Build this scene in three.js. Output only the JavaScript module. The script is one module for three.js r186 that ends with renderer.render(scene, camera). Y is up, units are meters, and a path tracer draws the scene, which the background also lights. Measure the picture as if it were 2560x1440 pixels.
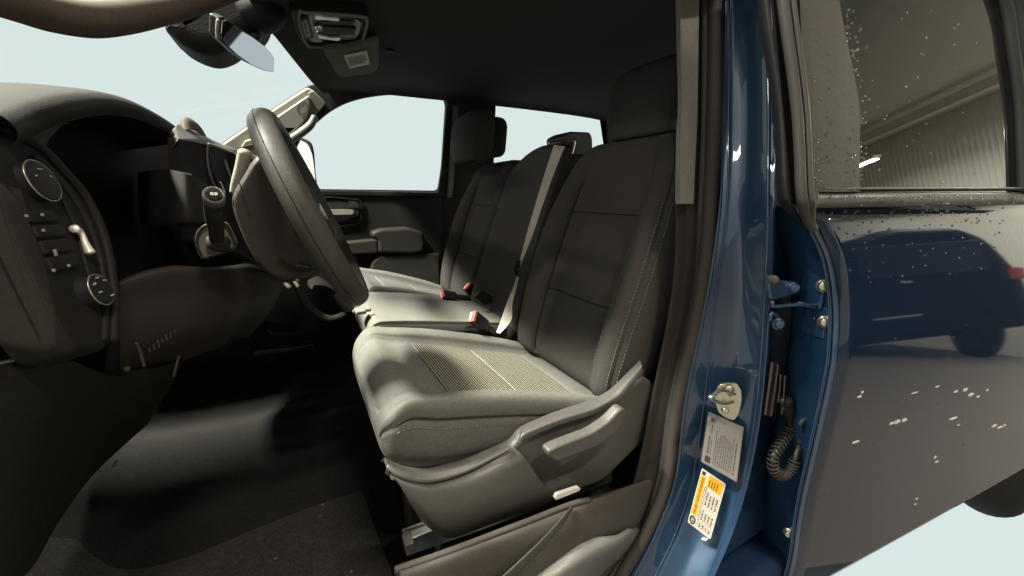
import * as THREE from 'three';
import { mergeGeometries, toCreasedNormals } from 'three/addons/utils/BufferGeometryUtils.js';
import { RoundedBoxGeometry } from 'three/addons/geometries/RoundedBoxGeometry.js';
import { RectAreaLightUniformsLib } from 'three/addons/lights/RectAreaLightUniformsLib.js';

/* ------------------------------------------------ camera, light, exposure */
const scene = new THREE.Scene();
const camera = new THREE.PerspectiveCamera(74.33, 1024 / 576, 0.02, 200);
camera.position.set(-1.3, 0.82, 0);
camera.lookAt(-1.3 + 0.84903, 0.82 - 0.24023, 0.47062);
scene.add(camera);
const renderer = new THREE.WebGLRenderer({ antialias: true });
renderer.setSize(1024, 576);
renderer.toneMapping = THREE.LinearToneMapping;
renderer.toneMappingExposure = 1;
renderer.shadowMap.enabled = true;
scene.background = new THREE.Color().setRGB(0.69, 0.805, 0.785);
RectAreaLightUniformsLib.init();

/* ------------------------------------------------ helpers */
const V = (a) => new THREE.Vector3(a[0], a[1], a[2]);
let seed = 7;
const rnd = () => { seed = (seed * 1664525 + 1013904223) % 4294967296; return seed / 4294967296; };
const used = {};
function numbered(n) { const k = used[n] = (used[n] ?? -1) + 1; return k ? n + '_' + String(k).padStart(3, '0') : n; }
function thing(name, label, category, group) {
  const o = new THREE.Group(); o.name = numbered(name); o.userData = { label, category };
  if (group) o.userData.group = group;
  scene.add(o); return o;
}
function part(parent, name, geo, mat, label) {
  const m = new THREE.Mesh(Array.isArray(geo) ? merge(geo) : geo, mat);
  m.name = name; m.castShadow = m.receiveShadow = true;
  if (label) m.userData.label = label;
  parent.add(m); return m;
}
function sub(parent, name, label) { const g = new THREE.Group(); g.name = name; if (label) g.userData.label = label; parent.add(g); return g; }
function struct(name, geo, mat) { const m = part(scene, name, geo, mat); m.userData.kind = 'structure'; return m; }
function stuff(m) { m.userData.kind = 'stuff'; return m; }
function clean(g) {
  let h = g.index ? g.toNonIndexed() : g;
  for (const k of Object.keys(h.attributes)) if (!['position', 'normal', 'uv'].includes(k)) h.deleteAttribute(k);
  return h;
}
function merge(list) { return mergeGeometries(list.map(clean)); }
const cr = (a, b, c, d, t) => 0.5 * (2 * b + (c - a) * t + (2 * a - 5 * b + 4 * c - d) * t * t + (3 * b - a - 3 * c + d) * t * t * t);
function along(list, t, closed) {            // Catmull-Rom through a list of [x,y,z]
  const n = list.length, s = closed ? t * n : t * (n - 1);
  let i = Math.floor(s); if (!closed && i > n - 2) i = n - 2; if (!closed && i < 0) i = 0;
  const f = s - i, at = (k) => closed ? list[((k % n) + n) % n] : list[Math.max(0, Math.min(n - 1, k))];
  const a = at(i - 1), b = at(i), c = at(i + 1), d = at(i + 2), o = [];
  for (let k = 0; k < b.length; k++) o.push(cr(a[k], b[k], c[k], d[k], f));
  return o;
}
class Loft {                                  // a smooth skin through a grid of control points
  constructor(rows, closed, flip, auto = true) {
    this.rows = rows; this.closed = closed; this.flip = flip ? -1 : 1;
    if (!auto || rows.length < 2 || rows[0].length < 2) return;
    // turn the skin's outside outwards: away from its own middle when closed, towards the doorway when open
    let s = 0; const mid = new THREE.Vector3();
    if (closed) { for (let k = 0; k < 16; k++) mid.add(this.p(k / 16, 0.5)); mid.divideScalar(16); for (let k = 0; k < 16; k++) s += this.n(k / 16, 0.5).dot(this.p(k / 16, 0.5).sub(mid)); }
    else for (const u of [0.3, 0.5, 0.7]) s += this.n(u, 0.5).dot(V([-1.3, 0.82, 0]).sub(this.p(u, 0.5)));
    if (s < 0) this.flip = -this.flip;
  }
  p(u, v) { return V(along(this.rows.map((r) => along(r, u, this.closed)), Math.max(0, Math.min(1, v)), false)); }
  n(u, v) {
    const e = 0.004, w = (x) => this.closed ? x : Math.max(0, Math.min(1, x));
    const du = this.p(w(u + e), v).sub(this.p(w(u - e), v)), dv = this.p(u, Math.min(1, v + e)).sub(this.p(u, Math.max(0, v - e)));
    return du.cross(dv).normalize().multiplyScalar(this.flip);
  }
  vAt(axis, val, u = 0.5) { let lo = 0, hi = 1, s = Math.sign(this.p(u, 1).getComponent(axis) - this.p(u, 0).getComponent(axis)); for (let k = 0; k < 24; k++) { const m = (lo + hi) / 2; if ((this.p(u, m).getComponent(axis) - val) * s < 0) lo = m; else hi = m; } return (lo + hi) / 2; }
  grid(nu, nv, fn, closed) {                  // fn(i/nu, j/nv) -> Vector3
    const pos = [], uv = [], idx = [];
    const P = []; for (let j = 0; j <= nv; j++) { const r = []; for (let i = 0; i <= nu; i++) r.push(fn(i / nu, j / nv)); P.push(r); }
    const U = [0], W = [0], mj = Math.floor(nv / 2), mi = Math.floor(nu / 2);
    for (let i = 1; i <= nu; i++) U.push(U[i - 1] + P[mj][i].distanceTo(P[mj][i - 1]));
    for (let j = 1; j <= nv; j++) W.push(W[j - 1] + P[j][mi].distanceTo(P[j - 1][mi]));
    for (let j = 0; j <= nv; j++) for (let i = 0; i <= nu; i++) { const q = P[j][i]; pos.push(q.x, q.y, q.z); uv.push(U[i], W[j]); }
    for (let j = 0; j < nv; j++) for (let i = 0; i < nu; i++) {
      const a = j * (nu + 1) + i, b = a + 1, c = a + nu + 1, d = c + 1;
      if (this.flip > 0) idx.push(a, b, c, b, d, c); else idx.push(a, c, b, b, c, d);
    }
    const g = new THREE.BufferGeometry();
    g.setAttribute('position', new THREE.Float32BufferAttribute(pos, 3)); g.setAttribute('uv', new THREE.Float32BufferAttribute(uv, 2)); g.setIndex(idx);
    g.computeVertexNormals();
    if (closed) { const N = g.attributes.normal; for (let j = 0; j <= nv; j++) { const a = j * (nu + 1), b = a + nu, s = new THREE.Vector3(N.getX(a) + N.getX(b), N.getY(a) + N.getY(b), N.getZ(a) + N.getZ(b)).normalize(); N.setXYZ(a, s.x, s.y, s.z); N.setXYZ(b, s.x, s.y, s.z); } }
    return g;
  }
  geo(nu, nv, disp) { return this.grid(nu, nv, (u, v) => { const q = this.p(u, v); if (disp) { const d = disp(u, v, q); if (d) q.addScaledVector(this.n(u, v), d); } return q; }, this.closed); }
  patch(u0, u1, v0, v1, off, nu, nv, edge = 0.06, disp) {   // a panel lying on the skin, its edges tucked in
    const f = (x) => { const d = Math.min(x, 1 - x) / edge; return d >= 1 ? 1 : Math.sqrt(1 - (1 - d) * (1 - d)); };
    return this.grid(nu, nv, (a, b) => {
      const ua = typeof u0 === 'function' ? u0(b) : u0, ub = typeof u1 === 'function' ? u1(b) : u1;
      const u = ua + (ub - ua) * a, v = v0 + (v1 - v0) * b, k = f(a) * f(b);
      return this.p(u, v).addScaledVector(this.n(u, v), -0.002 + (off + 0.002) * k + (disp ? disp(a, b) * k : 0));
    });
  }
  line(uf, vf, off, n = 40) { const o = []; for (let k = 0; k <= n; k++) { const t = k / n, u = uf(t), v = vf(t), q = this.p(u, v).addScaledVector(this.n(u, v), off); o.push([q.x, q.y, q.z]); } return o; }
}
function shell(rows, t, nu = 24, nv = 24, flip) {   // a skin with thickness t (grown away from its front)
  const L = new Loft(rows, false, flip), f = L.geo(nu, nv);
  const B = new Loft(rows, false, L.flip > 0, false); flip = L.flip < 0;
  const b = B.grid(nu, nv, (u, v) => L.p(u, v).addScaledVector(L.n(u, v), -t));
  const E = (uf, vf, fl) => { const M = new Loft([[[0, 0, 0]]], false, fl); return M.grid(24, 1, (a, c) => { const u = uf(a), v = vf(a); return L.p(u, v).addScaledVector(L.n(u, v), -t * c); }); };
  const s = flip ? -1 : 1;
  return merge([f, b, E((a) => a, () => 0, s > 0), E((a) => a, () => 1, s < 0), E(() => 0, (a) => a, s < 0), E(() => 1, (a) => a, s > 0)]);
}
function tube(pts, r, o = {}) {               // r: number or f(t); o: closed, flat (height/width), up, seg, rad
  const { closed = false, flat = 1, up = [0, 1, 0], seg = Math.max(12, pts.length * 8), rad = 12, raw = false } = o;
  const R = typeof r === 'function' ? r : () => r, Up = V(up), rings = [];
  const c = (t) => raw ? along(pts, t, closed) : along(pts, t, closed);
  const ts = []; for (let k = 0; k <= seg; k++) ts.push(k / seg);
  const ring = (t, k) => {
    const p = V(c(t)), e = 0.5 / seg, a = V(c(closed ? t + e : Math.min(1, t + e))), b = V(c(closed ? t - e : Math.max(0, t - e)));
    const T = a.sub(b).normalize(), S = T.clone().cross(Up).normalize(), W = S.clone().cross(T), q = [];
    for (let i = 0; i <= rad; i++) { const th = i / rad * Math.PI * 2; q.push(p.clone().addScaledVector(S, Math.cos(th) * R(t) * k).addScaledVector(W, Math.sin(th) * R(t) * k * flat)); }
    return { q, T, p };
  };
  if (!closed) { for (const k of [0.001, 0.5, 0.87]) { const r0 = ring(0, k); r0.q.forEach((x) => x.addScaledVector(r0.T, -R(0) * Math.sqrt(1 - k * k) * 0.6)); rings.push(r0.q); } }
  for (const t of ts) rings.push(ring(t, 1).q);
  if (!closed) { for (const k of [0.87, 0.5, 0.001]) { const r1 = ring(1, k); r1.q.forEach((x) => x.addScaledVector(r1.T, R(1) * Math.sqrt(1 - k * k) * 0.6)); rings.push(r1.q); } }
  const L = new Loft([[[0, 0, 0]]], true, false);
  const nv = rings.length - 1;
  return L.grid(rad, nv, (u, v) => rings[Math.round(v * nv)][Math.round(u * rad)].clone(), true);
}
function roundShape(p2, r) {                  // closed outline with rounded corners
  const s = new THREE.Shape(), n = p2.length;
  for (let i = 0; i < n; i++) {
    const a = p2[(i + n - 1) % n], b = p2[i], c = p2[(i + 1) % n];
    const la = a.distanceTo(b), lc = c.distanceTo(b), k = Math.min(r, la * 0.48, lc * 0.48);
    const x = b.clone().lerp(a, k / (la || 1)), y = b.clone().lerp(c, k / (lc || 1));
    if (i === 0) s.moveTo(x.x, x.y); else s.lineTo(x.x, x.y);
    s.quadraticCurveTo(b.x, b.y, y.x, y.y);
  }
  s.closePath(); return s;
}
function panel(pts, thick, o = {}) {          // a plate whose front face has this outline (points near one plane)
  const { bevel = 0.003, r = 0.004, holes = [], out = 0, face = [-1.3, 0.82, 0], seg = 3, smooth = false } = o;
  const P = pts.map(V), c = P.reduce((a, b) => a.clone().add(b), new THREE.Vector3()).multiplyScalar(1 / P.length);
  const n = new THREE.Vector3();
  for (let i = 0; i < P.length; i++) { const a = P[i], b = P[(i + 1) % P.length]; n.x += (a.y - b.y) * (a.z + b.z); n.y += (a.z - b.z) * (a.x + b.x); n.z += (a.x - b.x) * (a.y + b.y); }
  n.normalize(); if (n.dot(V(face).sub(c)) < 0) n.negate();
  const e1 = P[1].clone().sub(P[0]); e1.addScaledVector(n, -e1.dot(n)).normalize(); const e2 = n.clone().cross(e1);
  const to2 = (q) => { const d = q.clone().sub(c); return new THREE.Vector2(d.dot(e1), d.dot(e2)); };
  const sm = (list) => { if (!smooth) return list; const o2 = []; for (let i = 0; i < 64; i++) o2.push(along(list, i / 64, true)); return o2; };
  const s = roundShape(sm(pts).map(V).map(to2), r);
  for (const h of holes) s.holes.push(roundShape(h.map(V).map(to2), o.hr ?? r));
  const g = new THREE.ExtrudeGeometry(s, { depth: Math.max(0.0005, thick - bevel * 2), bevelEnabled: bevel > 0, bevelSize: bevel, bevelThickness: bevel, bevelOffset: -bevel, bevelSegments: seg, curveSegments: 10 });
  const m = new THREE.Matrix4().makeBasis(e1, e2, n).setPosition(c.clone().addScaledVector(n, out - thick + bevel));
  g.applyMatrix4(m); return g;
}
function rbox(w, h, d, r, at, rot) { const g = new RoundedBoxGeometry(w, h, d, 3, Math.min(r, w / 2.01, h / 2.01, d / 2.01)); return place(g, at, rot); }
function place(g, at = [0, 0, 0], rot = [0, 0, 0], s) { const m = new THREE.Matrix4().compose(V(at), new THREE.Quaternion().setFromEuler(new THREE.Euler(...rot)), V(s || [1, 1, 1])); return g.applyMatrix4(m); }
function aim(g, at, dir, up = [0, 1, 0]) {    // turn local +z to dir
  const z = V(dir).normalize(), x = V(up).cross(z).normalize(), y = z.clone().cross(x);
  return g.applyMatrix4(new THREE.Matrix4().makeBasis(x, y, z).setPosition(V(at)));
}
function disc(prof, seg, at, dir) { return aim(new THREE.LatheGeometry(prof.map((p) => new THREE.Vector2(p[0], p[1])), seg).rotateX(Math.PI / 2), at, dir); }
function stitches(pts, len = 0.005, gap = 0.004, r = 0.0007) {
  const P = pts.map(V); let L = 0; const acc = [0]; for (let i = 1; i < P.length; i++) { L += P[i].distanceTo(P[i - 1]); acc.push(L); }
  const at = (s) => { let i = 1; while (i < acc.length - 1 && acc[i] < s) i++; const f = (s - acc[i - 1]) / (acc[i] - acc[i - 1] || 1); return P[i - 1].clone().lerp(P[i], f); };
  const out = [];
  for (let s = 0; s + len < L; s += len + gap) { const a = at(s), b = at(s + len), d = b.clone().sub(a); const g = new THREE.CapsuleGeometry(r, d.length(), 2, 5); const q = new THREE.Quaternion().setFromUnitVectors(new THREE.Vector3(0, 1, 0), d.normalize()); g.applyQuaternion(q); g.translate((a.x + b.x) / 2, (a.y + b.y) / 2, (a.z + b.z) / 2); out.push(g); }
  return out;
}
const mirrorX = (rows) => rows.map((r) => r.map((p) => [-p[0], p[1], p[2]]));

/* ------------------------------------------------ textures */
function hash(x, y, s) { let h = (x * 374761393 + y * 668265263 + s * 974634777) | 0; h = Math.imul(h ^ (h >>> 13), 1274126177); return ((h ^ (h >>> 16)) >>> 0) / 4294967296; }
function vnoise(x, y, per, s) { const xi = Math.floor(x), yi = Math.floor(y), fx = x - xi, fy = y - yi, w = (t) => t * t * (3 - 2 * t), m = (k) => ((k % per) + per) % per; const a = hash(m(xi), m(yi), s), b = hash(m(xi + 1), m(yi), s), c = hash(m(xi), m(yi + 1), s), d = hash(m(xi + 1), m(yi + 1), s), u = w(fx), v = w(fy); return (a + (b - a) * u) * (1 - v) + (c + (d - c) * u) * v; }
function tex(size, fn, metres, srgb) {
  const d = new Uint8Array(size * size * 4);
  for (let y = 0; y < size; y++) for (let x = 0; x < size; x++) { const c = fn(x / size, y / size), k = (y * size + x) * 4; for (let i = 0; i < 3; i++) d[k + i] = Math.max(0, Math.min(255, 255 * (Array.isArray(c) ? c[i] : c))); d[k + 3] = 255; }
  const t = new THREE.DataTexture(d, size, size); t.wrapS = t.wrapT = THREE.RepeatWrapping; t.magFilter = THREE.LinearFilter; t.minFilter = THREE.LinearMipmapLinearFilter; t.generateMipmaps = true;
  t.repeat.set(1 / metres, 1 / metres); if (srgb) t.colorSpace = THREE.SRGBColorSpace; t.needsUpdate = true; return t;
}
const fbm = (x, y, f, s) => vnoise(x * f, y * f, f, s) * 0.5 + vnoise(x * f * 2, y * f * 2, f * 2, s + 1) * 0.3 + vnoise(x * f * 4, y * f * 4, f * 4, s + 2) * 0.2;
const grainBump = tex(256, (x, y) => fbm(x, y, 32, 3), 0.09);
const clothBump = tex(256, (x, y) => 0.5 + 0.25 * Math.sin(x * Math.PI * 2 * 48) * Math.sin(y * Math.PI * 2 * 48) + 0.35 * (fbm(x, y, 40, 9) - 0.5), 0.12);
const clothTint = tex(256, (x, y) => 0.80 + 0.2 * fbm(x, y, 56, 21) + 0.12 * (hash(Math.floor(x * 256), Math.floor(y * 256), 5) - 0.5), 0.16, true);
const plasticTint = tex(256, (x, y) => 0.86 + 0.14 * fbm(x, y, 48, 31) + 0.06 * (hash(Math.floor(x * 256), Math.floor(y * 256), 6) - 0.5), 0.16, true);
const carpetTint = tex(256, (x, y) => 0.62 + 0.5 * fbm(x, y, 64, 41), 0.2, true);
const wearRough = tex(256, (x, y) => 0.75 + 0.5 * (fbm(x, y, 8, 51) - 0.5), 0.5);
const insertTint = tex(256, (x, y) => {       // woven insert: rows of short pale dashes
  const rows = 16, cols = 12, j = Math.floor(y * rows), fy = y * rows - j, sh = (j % 2) * 0.5, cx = x * cols + sh, i = Math.floor(cx), fx = cx - i;
  const on = fy > 0.30 && fy < 0.72 && fx > 0.14 && fx < 0.80; const n = 0.06 * hash(i, j, 8) + 0.08 * (hash(Math.floor(x * 256), Math.floor(y * 256), 3) - 0.5);
  return on ? [0.93 + n, 0.92 + n, 0.85 + n] : [0.36 + n, 0.35 + n, 0.33 + n];
}, 0.11, true);
const insertBump = tex(256, (x, y) => { const rows = 16, cols = 12, j = Math.floor(y * rows), fy = y * rows - j, cx = x * cols + (j % 2) * 0.5, fx = cx - Math.floor(cx); return 0.3 + 0.7 * Math.max(0, Math.sin(fy * Math.PI)) * (fx > 0.1 && fx < 0.85 ? 1 : 0.3); }, 0.11);

/* ------------------------------------------------ materials (linear base colours; backrest cloth has shade in its colour) */
function std(c, rough, o = {}) { const { metal = 0, ...rest } = o; if (!metal && rough >= 0.48 && rest.specularIntensity === undefined) rest.specularIntensity = 0.35; const m = new THREE.MeshPhysicalMaterial({ roughness: rough, metalness: metal, ...rest }); m.color.setRGB(...c); m.side = THREE.DoubleSide; return m; }
const M = {
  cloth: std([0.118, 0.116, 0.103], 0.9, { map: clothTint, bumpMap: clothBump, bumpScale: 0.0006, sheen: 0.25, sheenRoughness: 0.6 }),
  clothShaded: std([0.050, 0.045, 0.041], 0.95, { map: clothTint, bumpMap: clothBump, bumpScale: 0.0006 }),  // same cloth as the cushions, its colour darkened to stand for shade
  insert: std([0.26, 0.255, 0.235], 0.85, { map: insertTint, bumpMap: insertBump, bumpScale: 0.0009 }),
  vinyl: std([0.14, 0.136, 0.12], 0.55, { map: plasticTint, bumpMap: grainBump, bumpScale: 0.0003 }),
  seam: std([0.012, 0.012, 0.011], 0.9),
  thread: std([0.16, 0.15, 0.13], 0.8),
  plastic: std([0.062, 0.058, 0.052], 0.43, { map: plasticTint, bumpMap: grainBump, bumpScale: 0.0003 }),
  dash: std([0.0105, 0.0092, 0.0082], 0.65, { specularIntensity: 0.3, map: plasticTint, bumpMap: grainBump, bumpScale: 0.0005 }),
  dashTop: std([0.0125, 0.0108, 0.0094], 0.85, { specularIntensity: 0.3, map: plasticTint, bumpMap: grainBump, bumpScale: 0.0003 }),
  dark: std([0.010, 0.010, 0.010], 0.6),
  black: std([0.006, 0.006, 0.006], 0.45),
  pillar: std([0.22, 0.21, 0.175], 0.6, { map: plasticTint, bumpMap: grainBump, bumpScale: 0.0003 }),
  pillarGrey: std([0.14, 0.135, 0.115], 0.65, { map: plasticTint, bumpMap: grainBump, bumpScale: 0.0002 }),
  headliner: std([0.032, 0.028, 0.025], 0.95, { map: clothTint, bumpMap: clothBump, bumpScale: 0.0004 }),
  visor: std([0.11, 0.105, 0.085], 0.9, { map: clothTint }),
  carpet: std([0.014, 0.013, 0.012], 1, { map: carpetTint, bumpMap: clothBump, bumpScale: 0.002 }),
  rubber: std([0.030, 0.026, 0.023], 0.7, { bumpMap: grainBump, bumpScale: 0.0002 }),
  rubberWet: std([0.034, 0.031, 0.028], 0.5, { clearcoat: 0.15, clearcoatRoughness: 0.2 }),
  applique: std([0.050, 0.045, 0.038], 0.66, { specularIntensity: 0.5, bumpMap: grainBump, bumpScale: 0.0002, map: plasticTint }),
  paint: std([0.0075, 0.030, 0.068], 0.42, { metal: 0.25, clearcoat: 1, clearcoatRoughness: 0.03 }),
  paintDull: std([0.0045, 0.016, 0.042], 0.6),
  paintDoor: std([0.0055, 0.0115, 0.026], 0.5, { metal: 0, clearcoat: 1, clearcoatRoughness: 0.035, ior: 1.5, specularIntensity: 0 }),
  chrome: std([0.75, 0.74, 0.70], 0.16, { metal: 1 }),
  satin: std([0.62, 0.60, 0.54], 0.32, { metal: 1 }),
  zinc: std([0.46, 0.45, 0.38], 0.34, { metal: 0.9, roughnessMap: wearRough }),
  steel: std([0.42, 0.41, 0.39], 0.4, { metal: 1 }),
  red: std([0.62, 0.035, 0.025], 0.4, { clearcoat: 0.3 }),
  cream: std([0.75, 0.70, 0.58], 0.6),
  white: std([0.70, 0.69, 0.62], 0.6),
  mirror: std([0.56, 0.545, 0.60], 0.03, { metal: 1 }),
  belt: std([0.30, 0.285, 0.245], 0.8, { bumpMap: clothBump, bumpScale: 0.0006 }),
  glass: new THREE.MeshPhysicalMaterial({ color: 0xffffff, roughness: 0, transmission: 1, thickness: 0, ior: 1.05, side: THREE.DoubleSide }),
  tint: new THREE.MeshPhysicalMaterial({ color: new THREE.Color().setRGB(0.03, 0.032, 0.03), roughness: 0.0, transmission: 1, thickness: 0, ior: 1.9, side: THREE.DoubleSide }),
  tyre: std([0.018, 0.017, 0.016], 0.85, { bumpMap: grainBump, bumpScale: 0.001 }),
  water: new THREE.MeshPhysicalMaterial({ color: 0xffffff, roughness: 0, transmission: 1, thickness: 0.002, ior: 1.33 }),
};

/* ================================================ the seats */
// cushion cross-section: [across -1..1, height code]; codes: B bottom, b low side, m side, s shoulder, t bolster top, q inner slope, i insert
const CUSH = [[0, 'B'], [0.8, 'B'], [0.96, 'b'], [1, 'm'], [0.985, 's'], [0.91, 't'], [0.80, 'q'], [0.71, 'i'], [0.3, 'i'], [0, 'i'], [-0.3, 'i'], [-0.71, 'i'], [-0.80, 'q'], [-0.91, 't'], [-0.985, 's'], [-1, 'm'], [-0.96, 'b'], [-0.8, 'B']];
function cushionRow(xc, w, z, bot, top, bol) {
  const y = { B: bot, b: bot + 0.25 * (top - bot), m: bot + 0.62 * (top - bot), s: top + bol * 0.55, t: top + bol, q: top + bol * 0.75, i: top };
  return CUSH.map(([a, k]) => [xc + a * w, y[k], z]);
}
function cushionRows(xc, w, zf, list) { return list.map(([z, bot, top, bol, k = 1]) => cushionRow(xc, w * k, zf(z), bot, top, bol)); }
const DRIVER_CUSH = [[0.084, 0.375, 0.377, 0, 0.80], [0.086, 0.345, 0.405, 0, 0.86], [0.102, 0.318, 0.432, 0.002, 0.95], [0.136, 0.298, 0.449, 0.010, 0.985], [0.19, 0.285, 0.428, 0.024, 1], [0.29, 0.270, 0.398, 0.034, 1], [0.42, 0.255, 0.357, 0.038, 1], [0.55, 0.245, 0.316, 0.036, 1], [0.66, 0.24, 0.286, 0.02, 0.98], [0.70, 0.25, 0.28, 0, 0.9], [0.705, 0.262, 0.264, 0, 0.8]];
function seatCushion(parent, xc, w, zf, list, o = {}) {
  const L = new Loft(cushionRows(xc, w, zf, list), true);
  const g = sub(parent, 'seat_cushion');
  const uI = 7.0 / 18, uO = 11.0 / 18, vz = (z) => L.vAt(2, zf(z));
  const seamDisp = (u, v) => {
    let d = 0; const dip = (x, w0, a) => { const k = Math.abs(x) / w0; if (k < 1) d -= a * (1 - k * k) * (1 - k * k); };
    dip(u - 3.55 / 18, 0.012, 0.003); dip(u - 14.45 / 18, 0.012, 0.003);
    if (v < 0.97 && v > 0.12) { dip(u - uI, 0.016, 0.004); dip(u - uO, 0.016, 0.004); }
    if (u > uI && u < uO) for (const z of o.cross || []) dip(v - vz(z), 0.012, 0.004);
    return d;
  };
  part(g, 'cover', L.geo(180, 150, seamDisp), M.cloth);
  if (o.insert) { const edges = o.insert.map(vz); for (let k = 0; k + 1 < edges.length; k++) part(g, 'woven_insert', L.patch(uI, uO, edges[k], edges[k + 1], 0.0025, 60, 50, 0.05, (a, b) => 0.003 * Math.sin(Math.PI * a) * Math.sin(Math.PI * b)), o.insertMat || M.insert); }
  const v0 = vz(0.11), v1 = vz(0.60);
  const sO = L.line(() => 14.45 / 18, (t) => v0 + (v1 - v0) * t, 0.0005, 60), sI = L.line(() => 3.55 / 18, (t) => v0 + (v1 - v0) * t, 0.0005, 60);
  part(g, 'seam_piping', [tube(sO, 0.0016, { seg: 120, rad: 6 }), tube(sI, 0.0016, { seg: 120, rad: 6 })], M.seam);
  if (o.stitch) part(g, 'stitching', [...stitches(L.line(() => 14.72 / 18, (t) => v0 + (v1 - v0) * t, 0.0012, 60)), ...stitches(L.line(() => 11.25 / 18, (t) => vz(0.12) + (v1 - vz(0.12)) * t, 0.0012, 60), 0.004, 0.005)], M.thread);
  return L;
}
// backrest cross-section: [across, depth code]
const BACK = [[0, 'i'], [0.3, 'i'], [0.55, 'i'], [0.68, 'q'], [0.84, 'f'], [0.95, 'e'], [1, 'm'], [0.98, 'r'], [0.8, 'R'], [0, 'R'], [-0.8, 'R'], [-0.98, 'r'], [-1, 'm'], [-0.95, 'e'], [-0.84, 'f'], [-0.68, 'q'], [-0.55, 'i'], [-0.3, 'i']];
function backRows(xc, w, list) {
  return list.map(([y, z, bol, k, th = 0.14]) => { const d = { i: 0, q: -bol * 0.75, f: -bol, e: -bol * 0.45, m: th * 0.3, r: th * 0.75, R: th }; return BACK.map(([a, c]) => [xc + a * w * k, y, z + d[c]]); });
}
const BACKREST = [[0.285, 0.675, 0, 0.7, 0.05], [0.29, 0.655, 0.01, 0.9, 0.10], [0.34, 0.645, 0.04, 0.97], [0.46, 0.680, 0.058, 1.0], [0.60, 0.728, 0.064, 1.02], [0.74, 0.776, 0.058, 1.0], [0.85, 0.812, 0.038, 0.94], [0.92, 0.832, 0.018, 0.84, 0.125], [0.955, 0.846, 0.004, 0.72, 0.105], [0.972, 0.866, 0, 0.60, 0.07], [0.975, 0.895, 0, 0.40, 0.012]];
function seatBack(parent, xc, w, dz, o = {}) {
  const L = new Loft(backRows(xc, w, BACKREST.map((r) => [r[0], r[1] + dz, ...r.slice(2)])), true, o.flip);
  const g = sub(parent, 'backrest');
  const uA = 2.35 / 18, uB = 15.65 / 18, vy = (y) => L.vAt(1, y, 0);
  const cross = o.cross || [0.765, 0.52];
  const disp = (u, v) => {
    let d = 0; const dip = (x, w0, a) => { const k = Math.abs(x) / w0; if (k < 1) d -= a * (1 - k * k) * (1 - k * k); };
    const up = vy(0.86), lo = vy(0.31);
    if (v > lo && v < up) { dip(u - uA, 0.011, 0.004); dip(u - uB, 0.011, 0.004); }
    if (u < uA || u > uB) for (const y of cross) dip(v - vy(y), 0.006, 0.004);
    dip(u - 4.9 / 18, 0.008, 0.003); dip(u - 13.1 / 18, 0.008, 0.003);
    return d;
  };
  part(g, 'cover', L.geo(200, 150, disp), M.clothShaded);
  const ln = (u, y0, y1, off) => L.line(() => u, (t) => vy(y0) + (vy(y1) - vy(y0)) * t, off, 60);
  part(g, 'seam_piping', [tube(ln(uA, 0.33, 0.85, -0.0012), 0.0017, { seg: 120, rad: 6 }), tube(ln(uB, 0.33, 0.85, -0.0012), 0.0017, { seg: 120, rad: 6 }), ...cross.map((y) => tube(L.line((t) => uB - 1 + (uA + 1 - uB) * t, () => vy(y), -0.0012, 40), 0.0015, { seg: 60, rad: 6 }))], M.seam);
  part(g, 'stitching', [...stitches(ln(13.35 / 18, 0.36, 0.80, 0.0008)), ...stitches(ln(12.85 / 18, 0.36, 0.80, 0.0008)), ...stitches(ln(15.2 / 18, 0.40, 0.72, 0.0008)), ...stitches(ln(4.65 / 18, 0.36, 0.80, 0.0008))], M.thread);
  return L;
}
function headrest(parent, xc, w, y0, y1, zf, dep, lean = 0.08) {
  const g = sub(parent, 'headrest');
  const H = y1 - y0, S = (y, k, kz, dz) => { const o = []; for (let i = 0; i < 16; i++) { const a = i / 16 * Math.PI * 2, ca = Math.cos(a), sa = Math.sin(a), e = (x) => Math.sign(x) * Math.pow(Math.abs(x), 0.62); o.push([xc + w * k * e(ca), y, zf + lean * (y - y0) / H * 0.4 + dep / 2 + dz + dep / 2 * kz * e(sa)]); } return o; };
  const L = new Loft([S(y0 + 0.004, 0.5, 0.2, 0.01), S(y0, 0.78, 0.55, 0.008), S(y0 + 0.014, 0.9, 0.82, 0.003), S(y0 + H * 0.3, 0.98, 1, 0), S(y0 + H * 0.62, 1, 1, 0), S(y0 + H * 0.86, 0.95, 0.86, 0), S(y0 + H * 0.97, 0.84, 0.62, 0.004), S(y1, 0.66, 0.36, 0.008), S(y1 - 0.002, 0.4, 0.1, 0.01)], true, false);
  part(g, 'cover', L.geo(96, 80, (u) => { let d = 0; for (const c of [0.07, 0.43]) { const k = Math.abs(u - c) / 0.012; if (k < 1) d -= 0.003 * (1 - k * k); } return d; }), M.clothShaded);
  const posts = [-0.5, 0.5].map((a) => tube([[xc + a * w, y0 - 0.09, zf + dep * 0.55], [xc + a * w, y0 + 0.03, zf + dep * 0.55]], 0.006));
  part(g, 'post', posts[0], M.chrome); part(g, 'post', posts[1], M.chrome);
}
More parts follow.
